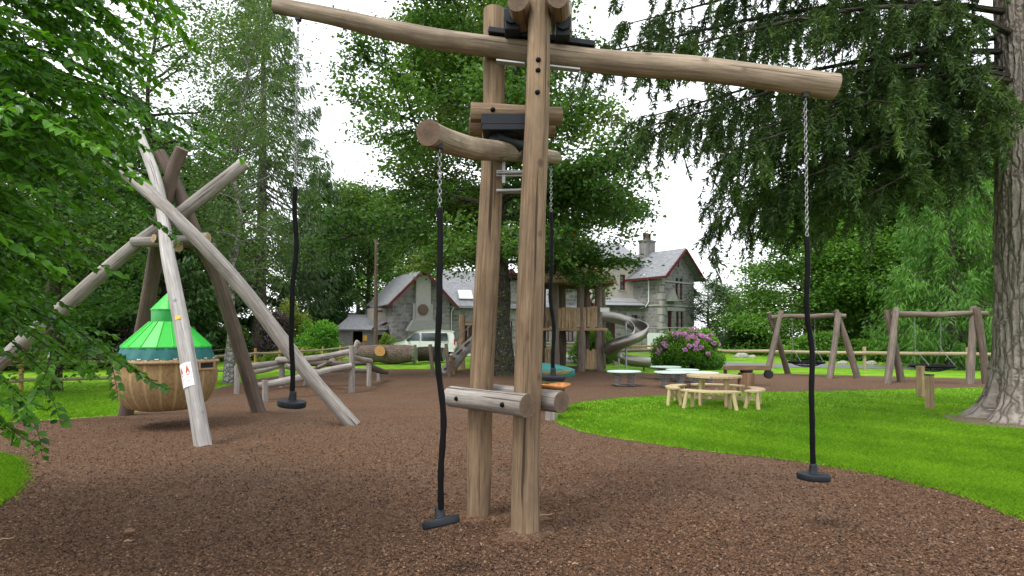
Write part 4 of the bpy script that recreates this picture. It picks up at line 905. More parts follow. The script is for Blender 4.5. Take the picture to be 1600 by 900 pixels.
r_=slope(HF,'roof',[(16.6,-.25,4.0),(t1+.3,-.25,4.0),(t1+.3,1.0,4.68),(16.6,1.0,4.68)],.12,house,'lead'); beam(HF,(16.6,-.32,3.9),(t1+.3,-.32,3.9),.1,.12,'gutter','darktrim',r_)
r_=slope(HF,'roof',[(16.5,.6,7.9),(t1+.3,.6,7.9),(t1+.3,5.0,10.1),(16.5,5.0,10.1)],.14,house); beam(HF,(16.5,.52,7.82),(t1+.3,.52,7.82),.1,.1,'gutter','darktrim',r_)
slope(HF,'roof',[(t1+.3,9.4,7.9),(16.5,9.4,7.9),(16.5,5,10.1),(t1+.3,5,10.1)],.14,house)
# right gabled block, turned towards the road
ga=R(40); W1=Vector((math.cos(ga),math.sin(ga),0)); N1=Vector((math.sin(ga),-math.cos(ga),0)); Q=P(1035,YH,47.0); Q.z=.3
GF=Frame(Q,W1,-N1); bw=4.7; be=6.75; bp=8.75
go_=[(1.95,2.3,4.5,6.2),(2.6,2.95,4.5,6.2),(.75,1.35,1.6,3.5),(2.0,2.38,1.6,3.5),(2.65,3.03,1.6,3.5)]
wall(GF,0,bw,0,be,go_,'stone',house,gable=bp)
for o in go_: window(GF,o,house,bars=(1,2),fw=.06,sill=o[2]>4)
SF=Frame(Q-N1*7.0,N1,W1); so_=[]
wall(SF,0,7.0,0,be,so_,'stone',house,th=.3)
for i,(t0_,z0_) in enumerate(((1.95,6.2),(2.6,6.2))):
    b=MB(); b.tube([GF(t0_+.175,-.012,z0_),GF(t0_+.175,.2,z0_)],.175,14); obj('arch_head',b,M['dark'],house)
for z in (3.9,5.9,1.4): fbox(GF,-.06,bw+.06,-.07,0,z,z+.14,'string_course','conc',house); fbox(SF,0,7.06,-.07,-.001,z+.003,z+.143,'string_course','conc',house)
for z in np.arange(.1,6.5,.62): fbox(GF,-.035,.42 if int(z/.62)%2 else .26,-.035,.0,z,z+.5,'quoin','conc',house); fbox(SF,6.55 if int(z/.62)%2 else 6.75,7.03,-.032,0,z+.004,z+.504,'quoin','conc',house)
b=MB(); b.prism([(.5,4.3),(1.7,4.3),(1.1,5.3)],GF(0,-.45,0),W1,-N1,EZ,.45); obj('gablet',b,M['conc'],house)
fbox(GF,.6,3.25,-.05,-.002,3.52,3.82,'lintel','conc',house)
for z in (1.95,2.6): pass
fbox(GF,2.28,2.42,-.03,-.001,7.3,7.9,'slit','dark',house)
sh=(bp-be)/(bw/2); o_=.65
r1=slope(GF,'roof',[(-o_,7.5,be-o_*sh+.1),(-o_,-.75,be-o_*sh+.1),(bw/2,-.75,bp+.1),(bw/2,7.5,bp+.1)],.14,house); r2=slope(GF,'roof',[(bw+o_,-.75,be-o_*sh+.1),(bw+o_,7.5,be-o_*sh+.1),(bw/2,7.5,bp+.1),(bw/2,-.75,bp+.1)],.14,house)
beam(GF,(-o_,-.8,be-o_*sh-.06),(bw/2,-.8,bp-.06),.08,.2,'bargeboard','redwood',r1); beam(GF,(bw+o_,-.8,be-o_*sh-.06),(bw/2,-.8,bp-.06),.08,.2,'bargeboard','redwood',r2)
beam(GF,(-o_-.05,7.5,be-o_*sh-.02),(-o_-.05,-.75,be-o_*sh-.02),.08,.13,'fascia','redwood',r1)
fbox(GF,bw,bw+1.2,1.0,5.0,0,5.2,'wall','stone',house); r_=slope(GF,'roof',[(bw+1.7,.5,5.1),(bw+1.7,5.4,5.1),(bw+.0,5.4,6.1),(bw+.0,.5,6.1)],.12,house); beam(GF,(bw+1.7,.44,5.0),(bw+.0,.44,6.0),.07,.2,'bargeboard','redwood',r_)
# chimneys
cA=P(1012,YH,51.0); ch=MB(); ch.box((cA.x,cA.y,9.2),(1.3,.8,1.9),rz=ga); ch.box((cA.x,cA.y,10.2),(1.45,.95,.16),rz=ga); co_=obj('chimney',ch,M['stone'],house)
for k in (-1,0,1): b=MB(); b.lathe([(.11,10.28),(.12,10.8),(.15,10.85),(.13,10.95)],(cA.x+k*.38*W1.x,cA.y+k*.38*W1.y,0),10); obj('chimney_pot',b,M['darktrim'] if k else M['rust'],co_)
# white downpipe at the inner corner
b=MB(); p0=SF(4.6,-.12,6.2); b.tube([SF(5.6,-.5,6.55),SF(5.6,-.35,6.35),SF(5.75,-.12,6.1),SF(5.75,-.12,4.3),SF(5.5,-.16,3.9),SF(4.9,-.2,3.75)],.055,8); obj('downpipe',b,M['white'],house)
b=MB(); b.tube([HF(gw+.55,1.1,3.7),HF(gw+.4,1.3,3.4),HF(gw+.4,1.52,3.1),HF(gw+.4,1.52,.2)],.05,8); obj('downpipe',b,M['white'],house)
# railing with a white banner in front of the right block
t=thing('metal_railing','thin grey metal railing along the front of the right stone gable','railing',(12.0,44.5,.3))
b=MB()
for z in (2.05,1.1): b.tube([P(1000,YH,44.5).xy.to_3d()+EZ*(z+.3),P(1082,YH,45.5).xy.to_3d()+EZ*(z+.3)],.03,6)
obj('rail',b,M['steel'],t)
for px in (1001,1022,1044,1066,1081): p=P(px,YH,44.5+(px-1000)/82); b=MB(); b.tube([(p.x,p.y,.2),(p.x,p.y,2.38)],.03,6); obj('post',b,M['steel'],t)
b=MB(); pA=P(1011,YH,44.4);pB=P(1066,YH,45.1); n=14; V=[];g=[]
for zt in (1.93,1.45,1.0,.62):
    for i in range(n+1): q=pA.lerp(pB,i/n); V.append((q.x,q.y-.05+.025*math.sin(i*1.9+zt*4),zt+.02*math.sin(i*.9))); g.append((i,zt,0))
F=[(r*(n+1)+i,(r+1)*(n+1)+i,(r+1)*(n+1)+i+1,r*(n+1)+i+1) for r in range(3) for i in range(n)]; b.add(V,F,0,True,g); b.add([(x,y+.006,z) for x,y,z in V],[f[::-1] for f in F],0,True,g)
o=obj('banner',b,M['whiteboard']); tag(o,'white banner tied along the metal railing behind the mauve rhododendron','banner')

# ------------------------------------------------------------------ grey timber shed, benches, telegraph pole
SO=P(529,YH,43.0); SO.z=.3; sb=R(12); ShF=Frame(SO,(math.cos(sb),math.sin(sb),0),(-math.sin(sb),math.cos(sb),0))
shed=thing('timber_shed','low grey timber shed with slate roof and dark open doorway left of the house','shed',tuple(SO)); sw_=3.45
dr=[(1.05,1.75,0,1.75)]; wall(ShF,0,sw_-.9,0,1.95,dr,'shedboard',shed,th=.15)
wall(ShF,sw_-.9,sw_,0,2.2,[(sw_-.55,sw_-.25,.5,1.5)],'shedboard',shed,d=-.25,th=.15); fbox(ShF,sw_-.9,sw_-.88,-.25,0,0,2.0,'wall','shedboard',shed)
b=MB(); b.add([ShF(0,0,0),ShF(0,3,0),ShF(0,3,2.6),ShF(0,0,1.95)],[(0,3,2,1)],0,grain=[(0,0,0),(0,3,0),(2.6,3,0),(2,0,0)]); b.add([ShF(sw_,-.25,0),ShF(sw_,3,0),ShF(sw_,3,2.6),ShF(sw_,-.25,2.2)],[(0,1,2,3)],0); obj('wall',b,M['shedboard'],shed)
fbox(ShF,.1,sw_-.1,1.8,1.9,.02,1.9,'doorway_dark_panel','dark',shed)  # near-black panel paints the shade inside the open doorway
r_=slope(ShF,'roof',[(-.3,-.4,1.9),(sw_+.15,-.4,1.9),(sw_+.15,2.6,3.0),(.55,2.6,3.0)],.08,shed); fbox(ShF,.5,sw_+.2,2.5,2.75,2.95,3.12,'ridge','lead',r_); beam(ShF,(sw_-.95,-.46,1.92),(sw_+.2,.6,2.45),.06,.16,'bargeboard','redwood',r_)
b=MB(); b.box(ShF(1.95,-.03,1.25),(.3,.06,.4),rot=ShF.rot()); obj('noticeboard',b,M['yellow'],shed)
for k in (0,1): b=MB(); b.tube([ShF(1.25+k*.75,2.9,2.6),ShF(1.25+k*.75,2.9,3.7)],.11,8); b.tube([ShF(1.25+k*.75,2.9,3.7),ShF(1.25+k*.75,2.9,3.85)],.17,8); obj('flue',b,M['darktrim'],shed)
for px,lb in ((521,'left small orange brown bench in front of the shed'),(563,'right small orange brown bench, right of the shed doorway')):
    p=P(px,YH,41.9); t=thing('garden_bench',lb,'bench',(p.x,p.y,.3),'orange brown benches by the shed')
    b=MB(); b.box((p.x,p.y,.3+.42),(.8,.4,.06)); obj('seat',b,M['rust'],t); b=MB()
    for k in range(4): b.box((p.x,p.y+.2,.3+.55+k*.11),(.8,.03,.09))
    obj('backrest',b,M['rust'],t)
    for sx in (-.35,.35): b=MB(); b.box((p.x+sx,p.y,.3+.2),(.06,.36,.4)); obj('leg',b,M['rust'],t)
p=P(587,YH,40.0); t=thing('telegraph_pole','tall thin brown telegraph pole standing in front of the shed','pole',(p.x,p.y,.3)); top=P(586,374,40).z
log('pole',[(p.x,p.y,.1),(p.x,p.y,top*.5),(p.x,p.y,top)],[.15,.135,.115],t,'pole','end',.01,10,131,4)
for k in range(5): b=MB(); b.box((p.x+.1,p.y-.08,top-.3-k*.75),(.16,.05,.03)); obj('step_bolt',b,M['steel'],t)

# ------------------------------------------------------------------ white van
def V3(x,y,z): return Vector((vx+x,vy+y,.3+z))
vx,vy=P(663,YH,39.4).x,39.4
van=thing('parked_van','white passenger van parked side on in front of the house gable','van',(vx,vy,.3))
prof=[(-2.2,.32),(-2.22,.62),(-2.12,.82),(-1.72,.98),(-1.28,1.08),(-.62,1.62),(-.32,1.76),(.4,1.83),(1.5,1.82),(1.98,1.75),(2.12,1.5),(2.2,.95),(2.2,.34)]
b=MB(); n=len(prof); lv=[(-.80,.06),(-.86,.0),(.86,.0),(.80,.06)]
V=[];g=[]
for (y,ins) in ((-.80,.05),(-.875,0),(.875,0),(.80,.05)):
    for x,z in prof:
        tum=max(0,(z-1.0))*.14; yy=(abs(y)-tum)*(1 if y>0 else -1); V.append(V3(x*(1-ins*.35),yy,z-ins*(.4 if z>1 else 0))); g.append((x,z,y))
F=[(r*n+i,r*n+(i+1)%n,(r+1)*n+(i+1)%n,(r+1)*n+i) for r in range(3) for i in range(n)]
b.add(V,F,0,True,g); b.add(V[:n],[tuple(range(n))[::-1]],0); b.add(V[-n:],[tuple(range(n))],0); obj('body',b,M['carwhite'],van,bevel=.02)
def vpanel(name,poly,m,off=.004,parent=van,side=-1):
    b=MB(); f=lambda x,z,o:V3(x,side*(.877-max(0,z-1.0)*.14+o),z); k=len(poly)
    b.add([f(x,z,off) for x,z in poly]+[f(x,z,-.02) for x,z in poly],[tuple(range(k)),tuple(range(k,2*k))[::-1]]+[(i,k+i,k+(i+1)%k,(i+1)%k) for i in range(k)]); return obj(name,b,M[m],parent)
for s in (-1,1):
    vpanel('side_window',[(-1.12,1.10),(-.22,1.10),(-.22,1.60),(-.55,1.60)],'carglass',side=s); vpanel('side_window',[(-.08,1.08),(.88,1.08),(.88,1.60),(-.08,1.60)],'carglass',side=s); vpanel('side_window',[(.98,1.08),(1.72,1.08),(1.66,1.60),(.98,1.60)],'carglass',side=s)
    vpanel('sill_trim',[(-1.0,.32),(1.0,.32),(1.0,.46),(-1.0,.46)],'darktrim',.012,side=s)
    b=MB(); b.box(V3(-.95,s*.97,1.12),(.14,.16,.17)); obj('mirror',b,M['darktrim'],van,bevel=.03)
    vpanel('door',[(-1.15,.48),(-.16,.48),(-.16,1.06),(-1.15,1.06)],'carwhite',.007,side=s)
    vpanel('door',[(-.12,.48),(.93,.48),(.93,1.04),(-.12,1.04)],'carwhite',.007,side=s)
    for wx in (-1.42,1.42):
        w_=MB(); w_.tube([V3(wx,s*.70,.30),V3(wx,s*.885,.30)],.315,22); wo=obj('wheel',w_,M['rubber'],van,bevel=.02); w_=MB(); w_.tube([V3(wx,s*.80,.30),V3(wx,s*.893,.30)],.20,14); obj('rim',w_,M['steel'],wo)
    b=MB(); b.box(V3(2.17,s*.79,1.0),(.09,.14,.40)); obj('tail_light',b,M['redlamp'],van,bevel=.02); b=MB(); b.box(V3(-2.06,s*.66,.80),(.2,.32,.14)); obj('headlight',b,M['glass'],van,bevel=.03)
b=MB(); b.add([V3(2.135,-.68,1.06),V3(2.135,.68,1.06),V3(2.09,.64,1.66),V3(2.09,-.64,1.66)],[(0,1,2,3)]); b.add([V3(2.205,-.70,1.0),V3(2.205,.70,1.0),V3(2.12,.64,1.6),V3(2.12,-.64,1.6)],[(0,1,2,3)]); obj('rear_window',b,M['carglass'],van)
b=MB(); b.add([V3(-1.30,-.72,1.10),V3(-1.30,.72,1.10),V3(-.66,.64,1.63),V3(-.66,-.64,1.63)],[(0,3,2,1)]); obj('windscreen',b,M['carglass'],van)
for x,nm in ((-2.2,'bumper'),(2.19,'bumper')): b=MB(); b.box(V3(x,0,.45),(.14,1.66,.26)); obj(nm,b,M['darktrim'],van,bevel=.04)

# ------------------------------------------------------------------ fallen trunks
def trunklog(name,label,a,c,r0,r1,seed,disc=None):
    A=Vector(a);C=Vector(c); t=thing(name,label,'log',tuple(A.lerp(C,.5)-EZ*r0),'felled trunks lying by the gravel'); b=MB(); b.tube(smoothpath([A,A.lerp(C,.35)+EZ*.02,A.lerp(C,.7),C],6),np.linspace(r0,r1,19),24,0,1,.05,seed); obj('trunk',b,[M['barkd'] if seed>1 else M['barkpink'],M['endgrey']],t); return t
t=trunklog('felled_trunk','thick felled tree trunk before the van with an orange cut stub on its side',P(560,554,33.5),P(649,553,33.2),.52,.53,1)
c=P(598,549,33.3); b=MB(); b.tube([(c.x,c.y,c.z),(c.x-.02,c.y-.62,c.z+.04)],.30,18,0,1,.04); obj('branch_stub',b,[M['barkpink'],M['endorange']],t)
b=MB(); c=P(561,552,33.5); b.lathe([(.02,-.1),(.72,-.05),(.68,.05),(.5,.12)],(0,0,0),18); Mx=np.array(Matrix.Rotation(R(90),3,'Y')); b.v=[v@Mx.T+np.array((c.x-.1,c.y,c.z+.08)) for v in b.v]; obj('root_flare',b,M['endgrey'],t)
c=P(647,553,33.2); b=MB(); b.tube([(c.x-.05,c.y,c.z),(c.x+.1,c.y,c.z)],.56,24,0,1,.02); obj('pale_collar',b,[M['barkbirch'],M['endgrey']],t)
trunklog('felled_trunk','shorter dark felled trunk right of the thick trunk, nearer the log ramp',P(654,553,34.6),P(694,554,34.4),.44,.42,2)

# ------------------------------------------------------------------ log ramp and platform
t=thing('log_ramp','notched grey log ramp rising to a boarded platform left of the central tree','climbing ramp',tuple(G(706,588)))
log('ramp_log',[P(690,588,26.0),P(705,572,26.6),P(725,548,27.4),P(748,524,28.2)],[.27,.28,.27,.25],t,'grey','endgrey',.05,14,141)
for px,py,d in ((700,577,26.2),(708,566,26.5),(719,553,27.0),(731,540,27.4)):
    b=MB(); c=P(px,py,d); b.box(c+Vector((-.02,-.16,.1)),(.34,.2,.07),rot=Matrix.Rotation(R(-40),3,'Y')); obj('notch',b,M['darktrim'],t)
for px,pt,pb,lean in ((672,538,588,-.15),(697,537,588,-.2),(705,555,585,0)):
    g_=G(px+5,pb); top=P(px,pt,g_.y); log('post',[g_-EZ*.1,top],[.085,.075],t,'swing' if px<700 else 'rust','endgrey',.03,10,142+px,4)
for px,pt in ((722,492),(743,492),(764,494)):
    g_=P(px,YH,29.0); log('post',[(g_.x,g_.y,-.1),(g_.x,g_.y,P(px,pt,29).z)],[.16,.15],t,'plank','endpale',.03,10,150+px,4)
b=MB(); 
for k in range(5): x=P(727+k*8,YH,29.2).x; b.box((x,29.2,1.75),(.22,.05,1.0))
obj('board_panel',b,M['brownlog'],t)
b=MB(); b.box((P(742,YH,29).x,29.05,2.42),(1.5,.12,.14)); b.box((P(742,YH,29).x,29.05,1.05),(1.5,.14,.16)); obj('crossbar',b,M['plank'],t)
b=MB(); b.tube([P(714,527,28.6),P(728,515,28.8),P(742,503,29)],.02,6); b.tube([P(704,560,26.4),P(712,545,27),P(724,528,28)],.02,6); obj('hand_rope',b,M['rail'],t)

# ------------------------------------------------------------------ play tower with spiral slide
tw=thing('play_tower','roofed wooden play tower with plank balustrade and a spiral steel slide','play tower',tuple(P(905,YH,28.5).xy)+(0,))
for i,(px,d,pt,m_) in enumerate(((868,27.4,444,'swing'),(908,27.5,444,'swing'),(936,27.6,442,'swing'),(848,29.6,444,'brownlog'),(878,29.6,446,'brownlog'),(916,29.7,446,'brownlog'),(941,29.6,446,'brownlog'))):
    x=P(px,YH,d).x; z=P(px,pt,d).z; log('post',[(x,d,-.1),(x+.03*math.sin(i*2),d,z*.3),(x-.03*math.sin(i),d,z*.7),(x,d,z)],[.20,.19,.18,.17],tw,m_,'endgrey',.05,12,160+i,5)
def planks(px0,px1,d,py0,py1,n,seed):
    rr=random.Random(seed); x0=P(px0,YH,d).x;x1=P(px1,YH,d).x;z1=P(px0,py0,d).z;z0=P(px0,py1,d).z; w_=(x1-x0)/n; b=MB()
    for i in range(n):
        ww=w_*rr.uniform(.78,.95); b.box((x0+(i+.5)*w_,d+rr.uniform(-.015,.015),(z0+z1)/2+rr.uniform(-.04,.04)),(ww,.05,z1-z0+rr.uniform(-.06,.06)),rot=Matrix.Rotation(rr.uniform(-.02,.02),3,'Y'))
    return obj('plank_panel',b,M['plank'],tw)
planks(851,872,27.9,480,512,4,1); planks(871,907,27.3,480,512,6,2); planks(911,934,27.4,480,512,4,3); planks(912,934,27.5,547,577,5,4); planks(851,870,28.6,546,572,3,5)
xa=P(850,YH,28.5).x;xb=P(940,YH,28.5).x
b=MB(); b.box(((xa+xb)/2,28.6,2.02),(xb-xa+.2,2.5,.12)); obj('platform',b,M['plank'],tw,bevel=.01)
b=MB(); b.box(((xa+xb)/2,28.6,.10),(xb-xa+.1,.25,.2)); obj('base_beam',b,M['swing'],tw,bevel=.02)
apx=Vector(((xa+xb)/2,28.6,P(900,384,28.6).z)); ze_=P(900,444,28).z
for i in range(4):
    cs=[Vector((xa-.45,26.7,ze_)),Vector((xb+.45,26.7,ze_)),Vector((xb+.45,30.4,ze_)),Vector((xa-.45,30.4,ze_))]; A_,B_=cs[i],cs[(i+1)%4]; m_=(A_+B_)/2
    b=MB(); N_=12
    for k in range(N_):
        f0=k/N_;f1=(k+1)/N_-.004; q=[A_.lerp(apx,f0),B_.lerp(apx,f0),B_.lerp(apx,f1),A_.lerp(apx,f1)]; q2=[v-EZ*.05 for v in q]
        q=[v+EZ*.03*(1 if j<2 else 0) for j,v in enumerate(q)]
        b.add(q+q2,[(0,1,2,3),(7,6,5,4),(0,4,5,1),(1,5,6,2),(2,6,7,3),(3,7,4,0)],0)
    obj('roof',b,M['plank'],tw)
b=MB(); b.box((xa-.2,28.6,ze_+.03),(.16,3.9,.16)); b.box((xb+.2,28.6,ze_+.03),(.16,3.9,.16)); b.box(((xa+xb)/2,26.95,ze_+.02),(xb-xa+.6,.16,.16)); b.box(((xa+xb)/2,30.2,ze_+.02),(xb-xa+.6,.16,.16)); obj('eaves_beam',b,M['swing'],tw)
b=MB(); b.tube([apx-EZ*.1,apx+EZ*.75],.025,6); fp=obj('flagpole',b,M['plank'],tw)
b=MB(); b.add([apx+EZ*.72,apx+EZ*.35,apx+Vector((.45,-.05,.55)),apx+EZ*.72+Vector((0,.01,0)),apx+EZ*.35+Vector((0,.01,0)),apx+Vector((.45,-.04,.55))],[(0,1,2),(5,4,3),(0,2,5,3),(1,4,5,2),(0,3,4,1)]); obj('pennant',b,M['redlamp'],fp)
b=MB(); b.add([apx+Vector((0,-.01,.60)),apx+Vector((0,-.01,.45)),apx+Vector((.22,-.035,.53))],[(0,1,2)]); obj('pennant_stripe',b,M['yellow'],fp)
b=MB(); b.box(P(945,484,27.2),(.44,.03,.2)); obj('white_sign',b,M['whiteboard'],tw)
# the spiral chute: entry trough, one full turn, run out
sc=P(978,YH,27.3); Rr=.72; cen=[]
def pz(py,d): return P(978,py,d).z
for x_,z_,d_ in ((937,497,28.0),(950,498.5,28.02),(964,501,28.02)): q=P(x_,z_,d_); cen.append((q.x,q.y,q.z))
z0_=pz(503,28.0); z1_=pz(565,28.0)
for k in range(1,40):
    a=R(90)-k/40*R(360); cen.append((sc.x+Rr*math.cos(a)*1.0,sc.y+Rr*math.sin(a),z0_+(z1_-z0_)*(k/40)**.92))
q=P(978,YH,28); cen.append((q.x,28.0,z1_-.02)); cen.append((q.x+.5,28.0,z1_-.1)); cen.append((q.x+1.15,27.95,z1_-.14))
cen=smoothpath(cen,3); prof=[(-.30,.36),(-.34,.36),(-.32,.05),(-.23,-.10),(0,-.16),(.23,-.10),(.32,.05),(.34,.36),(.30,.36),(.285,.06),(.20,-.05),(0,-.10),(-.20,-.05),(-.285,.06)]
V=[];g=[]; T=np.gradient(cen,axis=0)
for i,(c_,t_) in enumerate(zip(cen,T)):
    h=np.array((t_[0],t_[1],0)); h/=np.linalg.norm(h); s_=np.array((h[1],-h[0],0)); bank=.22 if 8<i<120 else 0
    for a_,z_ in prof: V.append(c_+s_*a_+np.array((0,0,z_+bank*(-a_)*.6))); g.append((a_,z_,i*.05))
n=len(prof); F=[(i*n+j,i*n+(j+1)%n,(i+1)*n+(j+1)%n,(i+1)*n+j) for i in range(len(cen)-1) for j in range(n)]
b=MB(); b.add(V,F,0,True,g); sl=obj('spiral_slide',b,M['slide'],tw)
b=MB(); b.tube([(sc.x,sc.y,-.05),(sc.x,sc.y,2.35)],.05,10); obj('support_pole',b,M['steel'],sl)
for px,pt,d in ((967,560,26.7),(1006,570,27.9)): q=P(px,pt,d); b=MB(); b.tube([(q.x,q.y,-.05),(q.x,q.y,q.z)],.035,8); obj('support_pole',b,M['steel' if px<1000 else 'darktrim'],sl)

# ------------------------------------------------------------------ fences
def fence(name,label,pts,spacing,hgt,rails,m='rail',pr=.055,rr_=.05,square=True,pm=None):
    a=smoothpath([(p[0],p[1]) for p in pts],12); L=np.concatenate([[0],np.cumsum(np.linalg.norm(np.diff(a,axis=0),axis=1))]); n=max(1,int(L[-1]/spacing)); rs=np.random.default_rng(int(L[-1]*10))
    t=thing(name,label,'fence',(a[0][0],a[0][1],gz(*a[0]))); P_=[]
    for i in range(n+1):
        s=L[-1]*i/n; x=np.interp(s,L,a[:,0]); y=np.interp(s,L,a[:,1]); P_.append(Vector((x,y,gz(x,y)+rs.normal(0,.015))))
    for p in P_:
        b=MB(); h=hgt*rs.uniform(.97,1.04); b.tube([p-EZ*.1,p+EZ*h*.5,p+EZ*h],[pr,pr*.98,pr*.95],8,0,1,.02,int(p.y*10)); obj('post',b,[M[pm or m],M['endpale']],t)
    for h in rails:
        b=MB()
        for p,q_ in zip(P_,P_[1:]):
            d=(q_-p); L_=d.length; u=d.normalized(); s=u.cross(EZ); b.tube([p+EZ*(h+rs.normal(0,.012))-u*.06-s*(-pr-.02),p.lerp(q_,.5)+EZ*(h+rs.normal(0,.01))+s*(pr+.02),q_+EZ*(h+rs.normal(0,.012))+u*.06+s*(pr+.02)],rr_,8,0,None,.03,int(p.x*7))
        obj('rail',b,M[m],t)
W=lambda px,d:tuple(P(px,YH,d).xy)
fence('post_and_rail_fence','pale post and rail fence curving across the left lawn behind the tipi',[W(-140,15.2),W(0,16.4),W(160,18),W(343,22),W(420,26),W(498,31),W(556,36)],2.2,1.12,(.92,.38),'rail',.06,.05,pm='gold')
fence('post_and_rail_fence','wooden post and rail fence along the road behind the two swing frames',[W(960,32.5),W(1060,31.5),W(1168,30.2),W(1310,28.6),W(1440,27.2),W(1560,26),W(1700,24.5)],3.6,1.12,(.86,),'rail',.085,.085)
fence('low_dark_fence','low dark rail fence across the far left lawn under the trees',[W(-60,26),W(60,27),W(190,29),W(330,33),W(410,38)],3.0,.95,(.80,.35),'greydark',.06,.045)
fence('post_and_rail_fence','short fence with yellowish rail in front of the house beyond the slide',[W(850,36.5),W(940,36.8),W(1000,37),W(1022,37.2)],3.0,1.0,(.85,),'gold',.07,.06)
c=G(77,598); t=thing('path_bollard','short black bollard with white top near the left fence','bollard',tuple(c)); b=MB(); b.lathe([(.075,-.05),(.075,.85),(.08,.86)],tuple(c),12); obj('shaft',b,M['darktrim'],t); b=MB(); b.lathe([(.082,.86),(.085,1.02),(.07,1.08),(.02,1.1)],tuple(c),12); obj('head',b,M['white'],t)
p=P(313,YH,38); t=thing('wooden_table','small yellow timber table on the far lawn right of the hut','table',(p.x,p.y,gz(p.x,p.y))); z=gz(p.x,p.y)
b=MB(); b.box((p.x,p.y,z+1.55),(1.5,.9,.07)); b.box((p.x,p.y,z+1.7),(1.3,.7,.06)); obj('top',b,M['gold'],t)
for sx in (-.55,.55):
    for sy in (-.3,.3): b=MB(); b.box((p.x+sx,p.y+sy,z+.76),(.09,.09,1.52)); obj('leg',b,M['gold'],t)
# rocks on the verge
def rock(px,d,s,label,seed):
    rs=np.random.default_rng(seed); p=P(px,YH,d); z=gz(p.x,p.y); b=MB(); n=14; V=[]
    for k,(r,h) in enumerate(((1,-.1),(1.05,.2),(.85,.55),(.45,.75),(.05,.8))):
        for j in range(n): a=6.283*j/n; q=r*s*(1+.18*math.sin(2*a+seed)+.12*math.sin(5*a+k)); V.append((p.x+q*math.cos(a),p.y+q*.7*math.sin(a),z+h*s*(1+.1*math.sin(3*a+k))))
    b.add(V,[(i*n+j,i*n+(j+1)%n,(i+1)*n+(j+1)%n,(i+1)*n+j) for i in range(4) for j in range(n)],0,False); o=obj('boulder',b,M['rock']); tag(o,label,'boulder','pale boulders on the verge beyond the road')
rock(1158,38.5,.42,'largest pale boulder on the verge, right of the rhododendron',1); rock(1316,33.5,.24,'small pale boulder beyond the road, behind the left swing frame right leg',2); rock(1360,33,.28,'low pale boulder beyond the road, between the two swing frames',3); rock(1175,38.3,.25,'small pale boulder touching the largest one',4); rock(1590,29,.2,'small pale boulder beside the big fir trunk',5)
# litter on the mulch
def litter(name,label,px,py,L,r,m,az,cat):
    c=G(px,py); b=MB(); d=Vector((math.cos(az),math.sin(az),0)); s=Vector((-d.y,d.x,0)); b.tube([c-d*L/2+EZ*(r+.012),c-d*L*.1+s*L*.06+EZ*(r+.02),c+d*L*.2-s*L*.03+EZ*(r+.014),c+d*L/2+EZ*(r+.022)],[r*.8,r,r*.9,r*.4],6,0,None,.1); o=obj(name,b,M[m]); tag(o,label,cat)
litter('twig','thin pale twig lying at the foot of the near post',852,808,.20,.004,'plank',.5,'twig')
litter('fir_cone','small red brown cone on the mulch at lower left',203,837,.07,.022,'rust',.2,'cone')
litter('fir_cone','dark red cone on the mulch between the two near posts',772,819,.055,.02,'rust',.9,'cone')
litter('dry_leaf','pale dry leaf on the mulch just below the lower left cone',201,849,.07,.006,'endpale' if 0 else 'plank',.1,'leaf')
litter('twig','short pale stick on the mulch at the bottom left corner',8,846,.12,.005,'plank',.6,'twig')
litter('dry_leaf','pale scrap on the mulch at the bottom right of the near post',899,885,.05,.005,'plank',0,'leaf')
# ------------------------------------------------------------------ trees
def at(px,d): p=P(px,YH,d); return (p.x,p.y,gz(p.x,p.y))
# central spreading tree between the posts and a taller airy one behind
broadleaf('spreading_tree','large dark green spreading tree with lichened trunk behind the near posts',14.5,.50,5.5,7.4,26,10,84000,.165,M['maple'],M['barkl'],21,at(785,25.0),flat=.30,elev=(60,11),prof=.10,cl=.44,droop=-.012,nbranch=4,sideb=(1,-.6,-.13))
broadleaf('airy_tree','tall airy light green tree rising behind the dark spreading tree',24,.42,7.5,7.1,30,9,60000,.22,M['ash'],M['barkpink'],22,at(768,33.0),flat=.5,elev=(70,12),prof=.28,cl=.52,nbranch=4)
# left: larch-like conifer, birch, dark wood behind
conifer('drooping_conifer','very tall sparse drooping conifer with thick straight grey trunk left of the shed',33,.52,6.0,7.4,38,6,46000,.50,.085,M['larch'],M['barkc'],31,at(406,44),droop=.55,hang=.75,shape=.85,cl=.45)
broadleaf('birch_tree','slender white barked birch with airy crown beside the climbing frame',14.5,.15,5.0,2.5,24,6,13000,.10,M['birch'],M['barkbirch'],32,at(358,20.5),flat=.8,elev=(65,25),prof=.35,cl=.42,lean=(.35,.3),nbranch=4,droop=-.08,up=.4)
conifer('dark_conifer','dark drooping conifer right of the tall sparse conifer, behind the shrubs',17,.4,1.0,5.2,24,7,26000,.55,.12,M['spruce'],M['barkc'],33,at(497,52),droop=.45,hang=.5,shape=.7)
broadleaf('broadleaf_tree','green rounded tree behind the timber shed and telegraph pole',14.5,.4,1.5,6.3,24,7,22000,.30,M['oak'],M['barkd'],34,at(575,58),flat=.6,elev=(65,5),cl=.8)
broadleaf('broadleaf_tree','big green tree filling the gap behind the telegraph pole and gable',19,.4,.8,7.5,26,8,26000,.36,M['oak'],M['barkd'],47,at(560,78),flat=.65,elev=(65,0),cl=.9)
broadleaf('broadleaf_tree','bright green tree behind the house chimney gable, left of the airy tree',15,.4,2,6,22,7,20000,.30,M['oakbright'],M['barkd'],35,at(640,66),flat=.6,cl=.85)
dk=conifer('dark_conifer','dark dense conifer behind the wicker hut, seen between the tipi logs',14,.35,.6,4.4,22,8,24000,.45,.12,M['spruce'],M['barkd'],36,at(255,34),droop=.4,hang=.4,shape=.75)
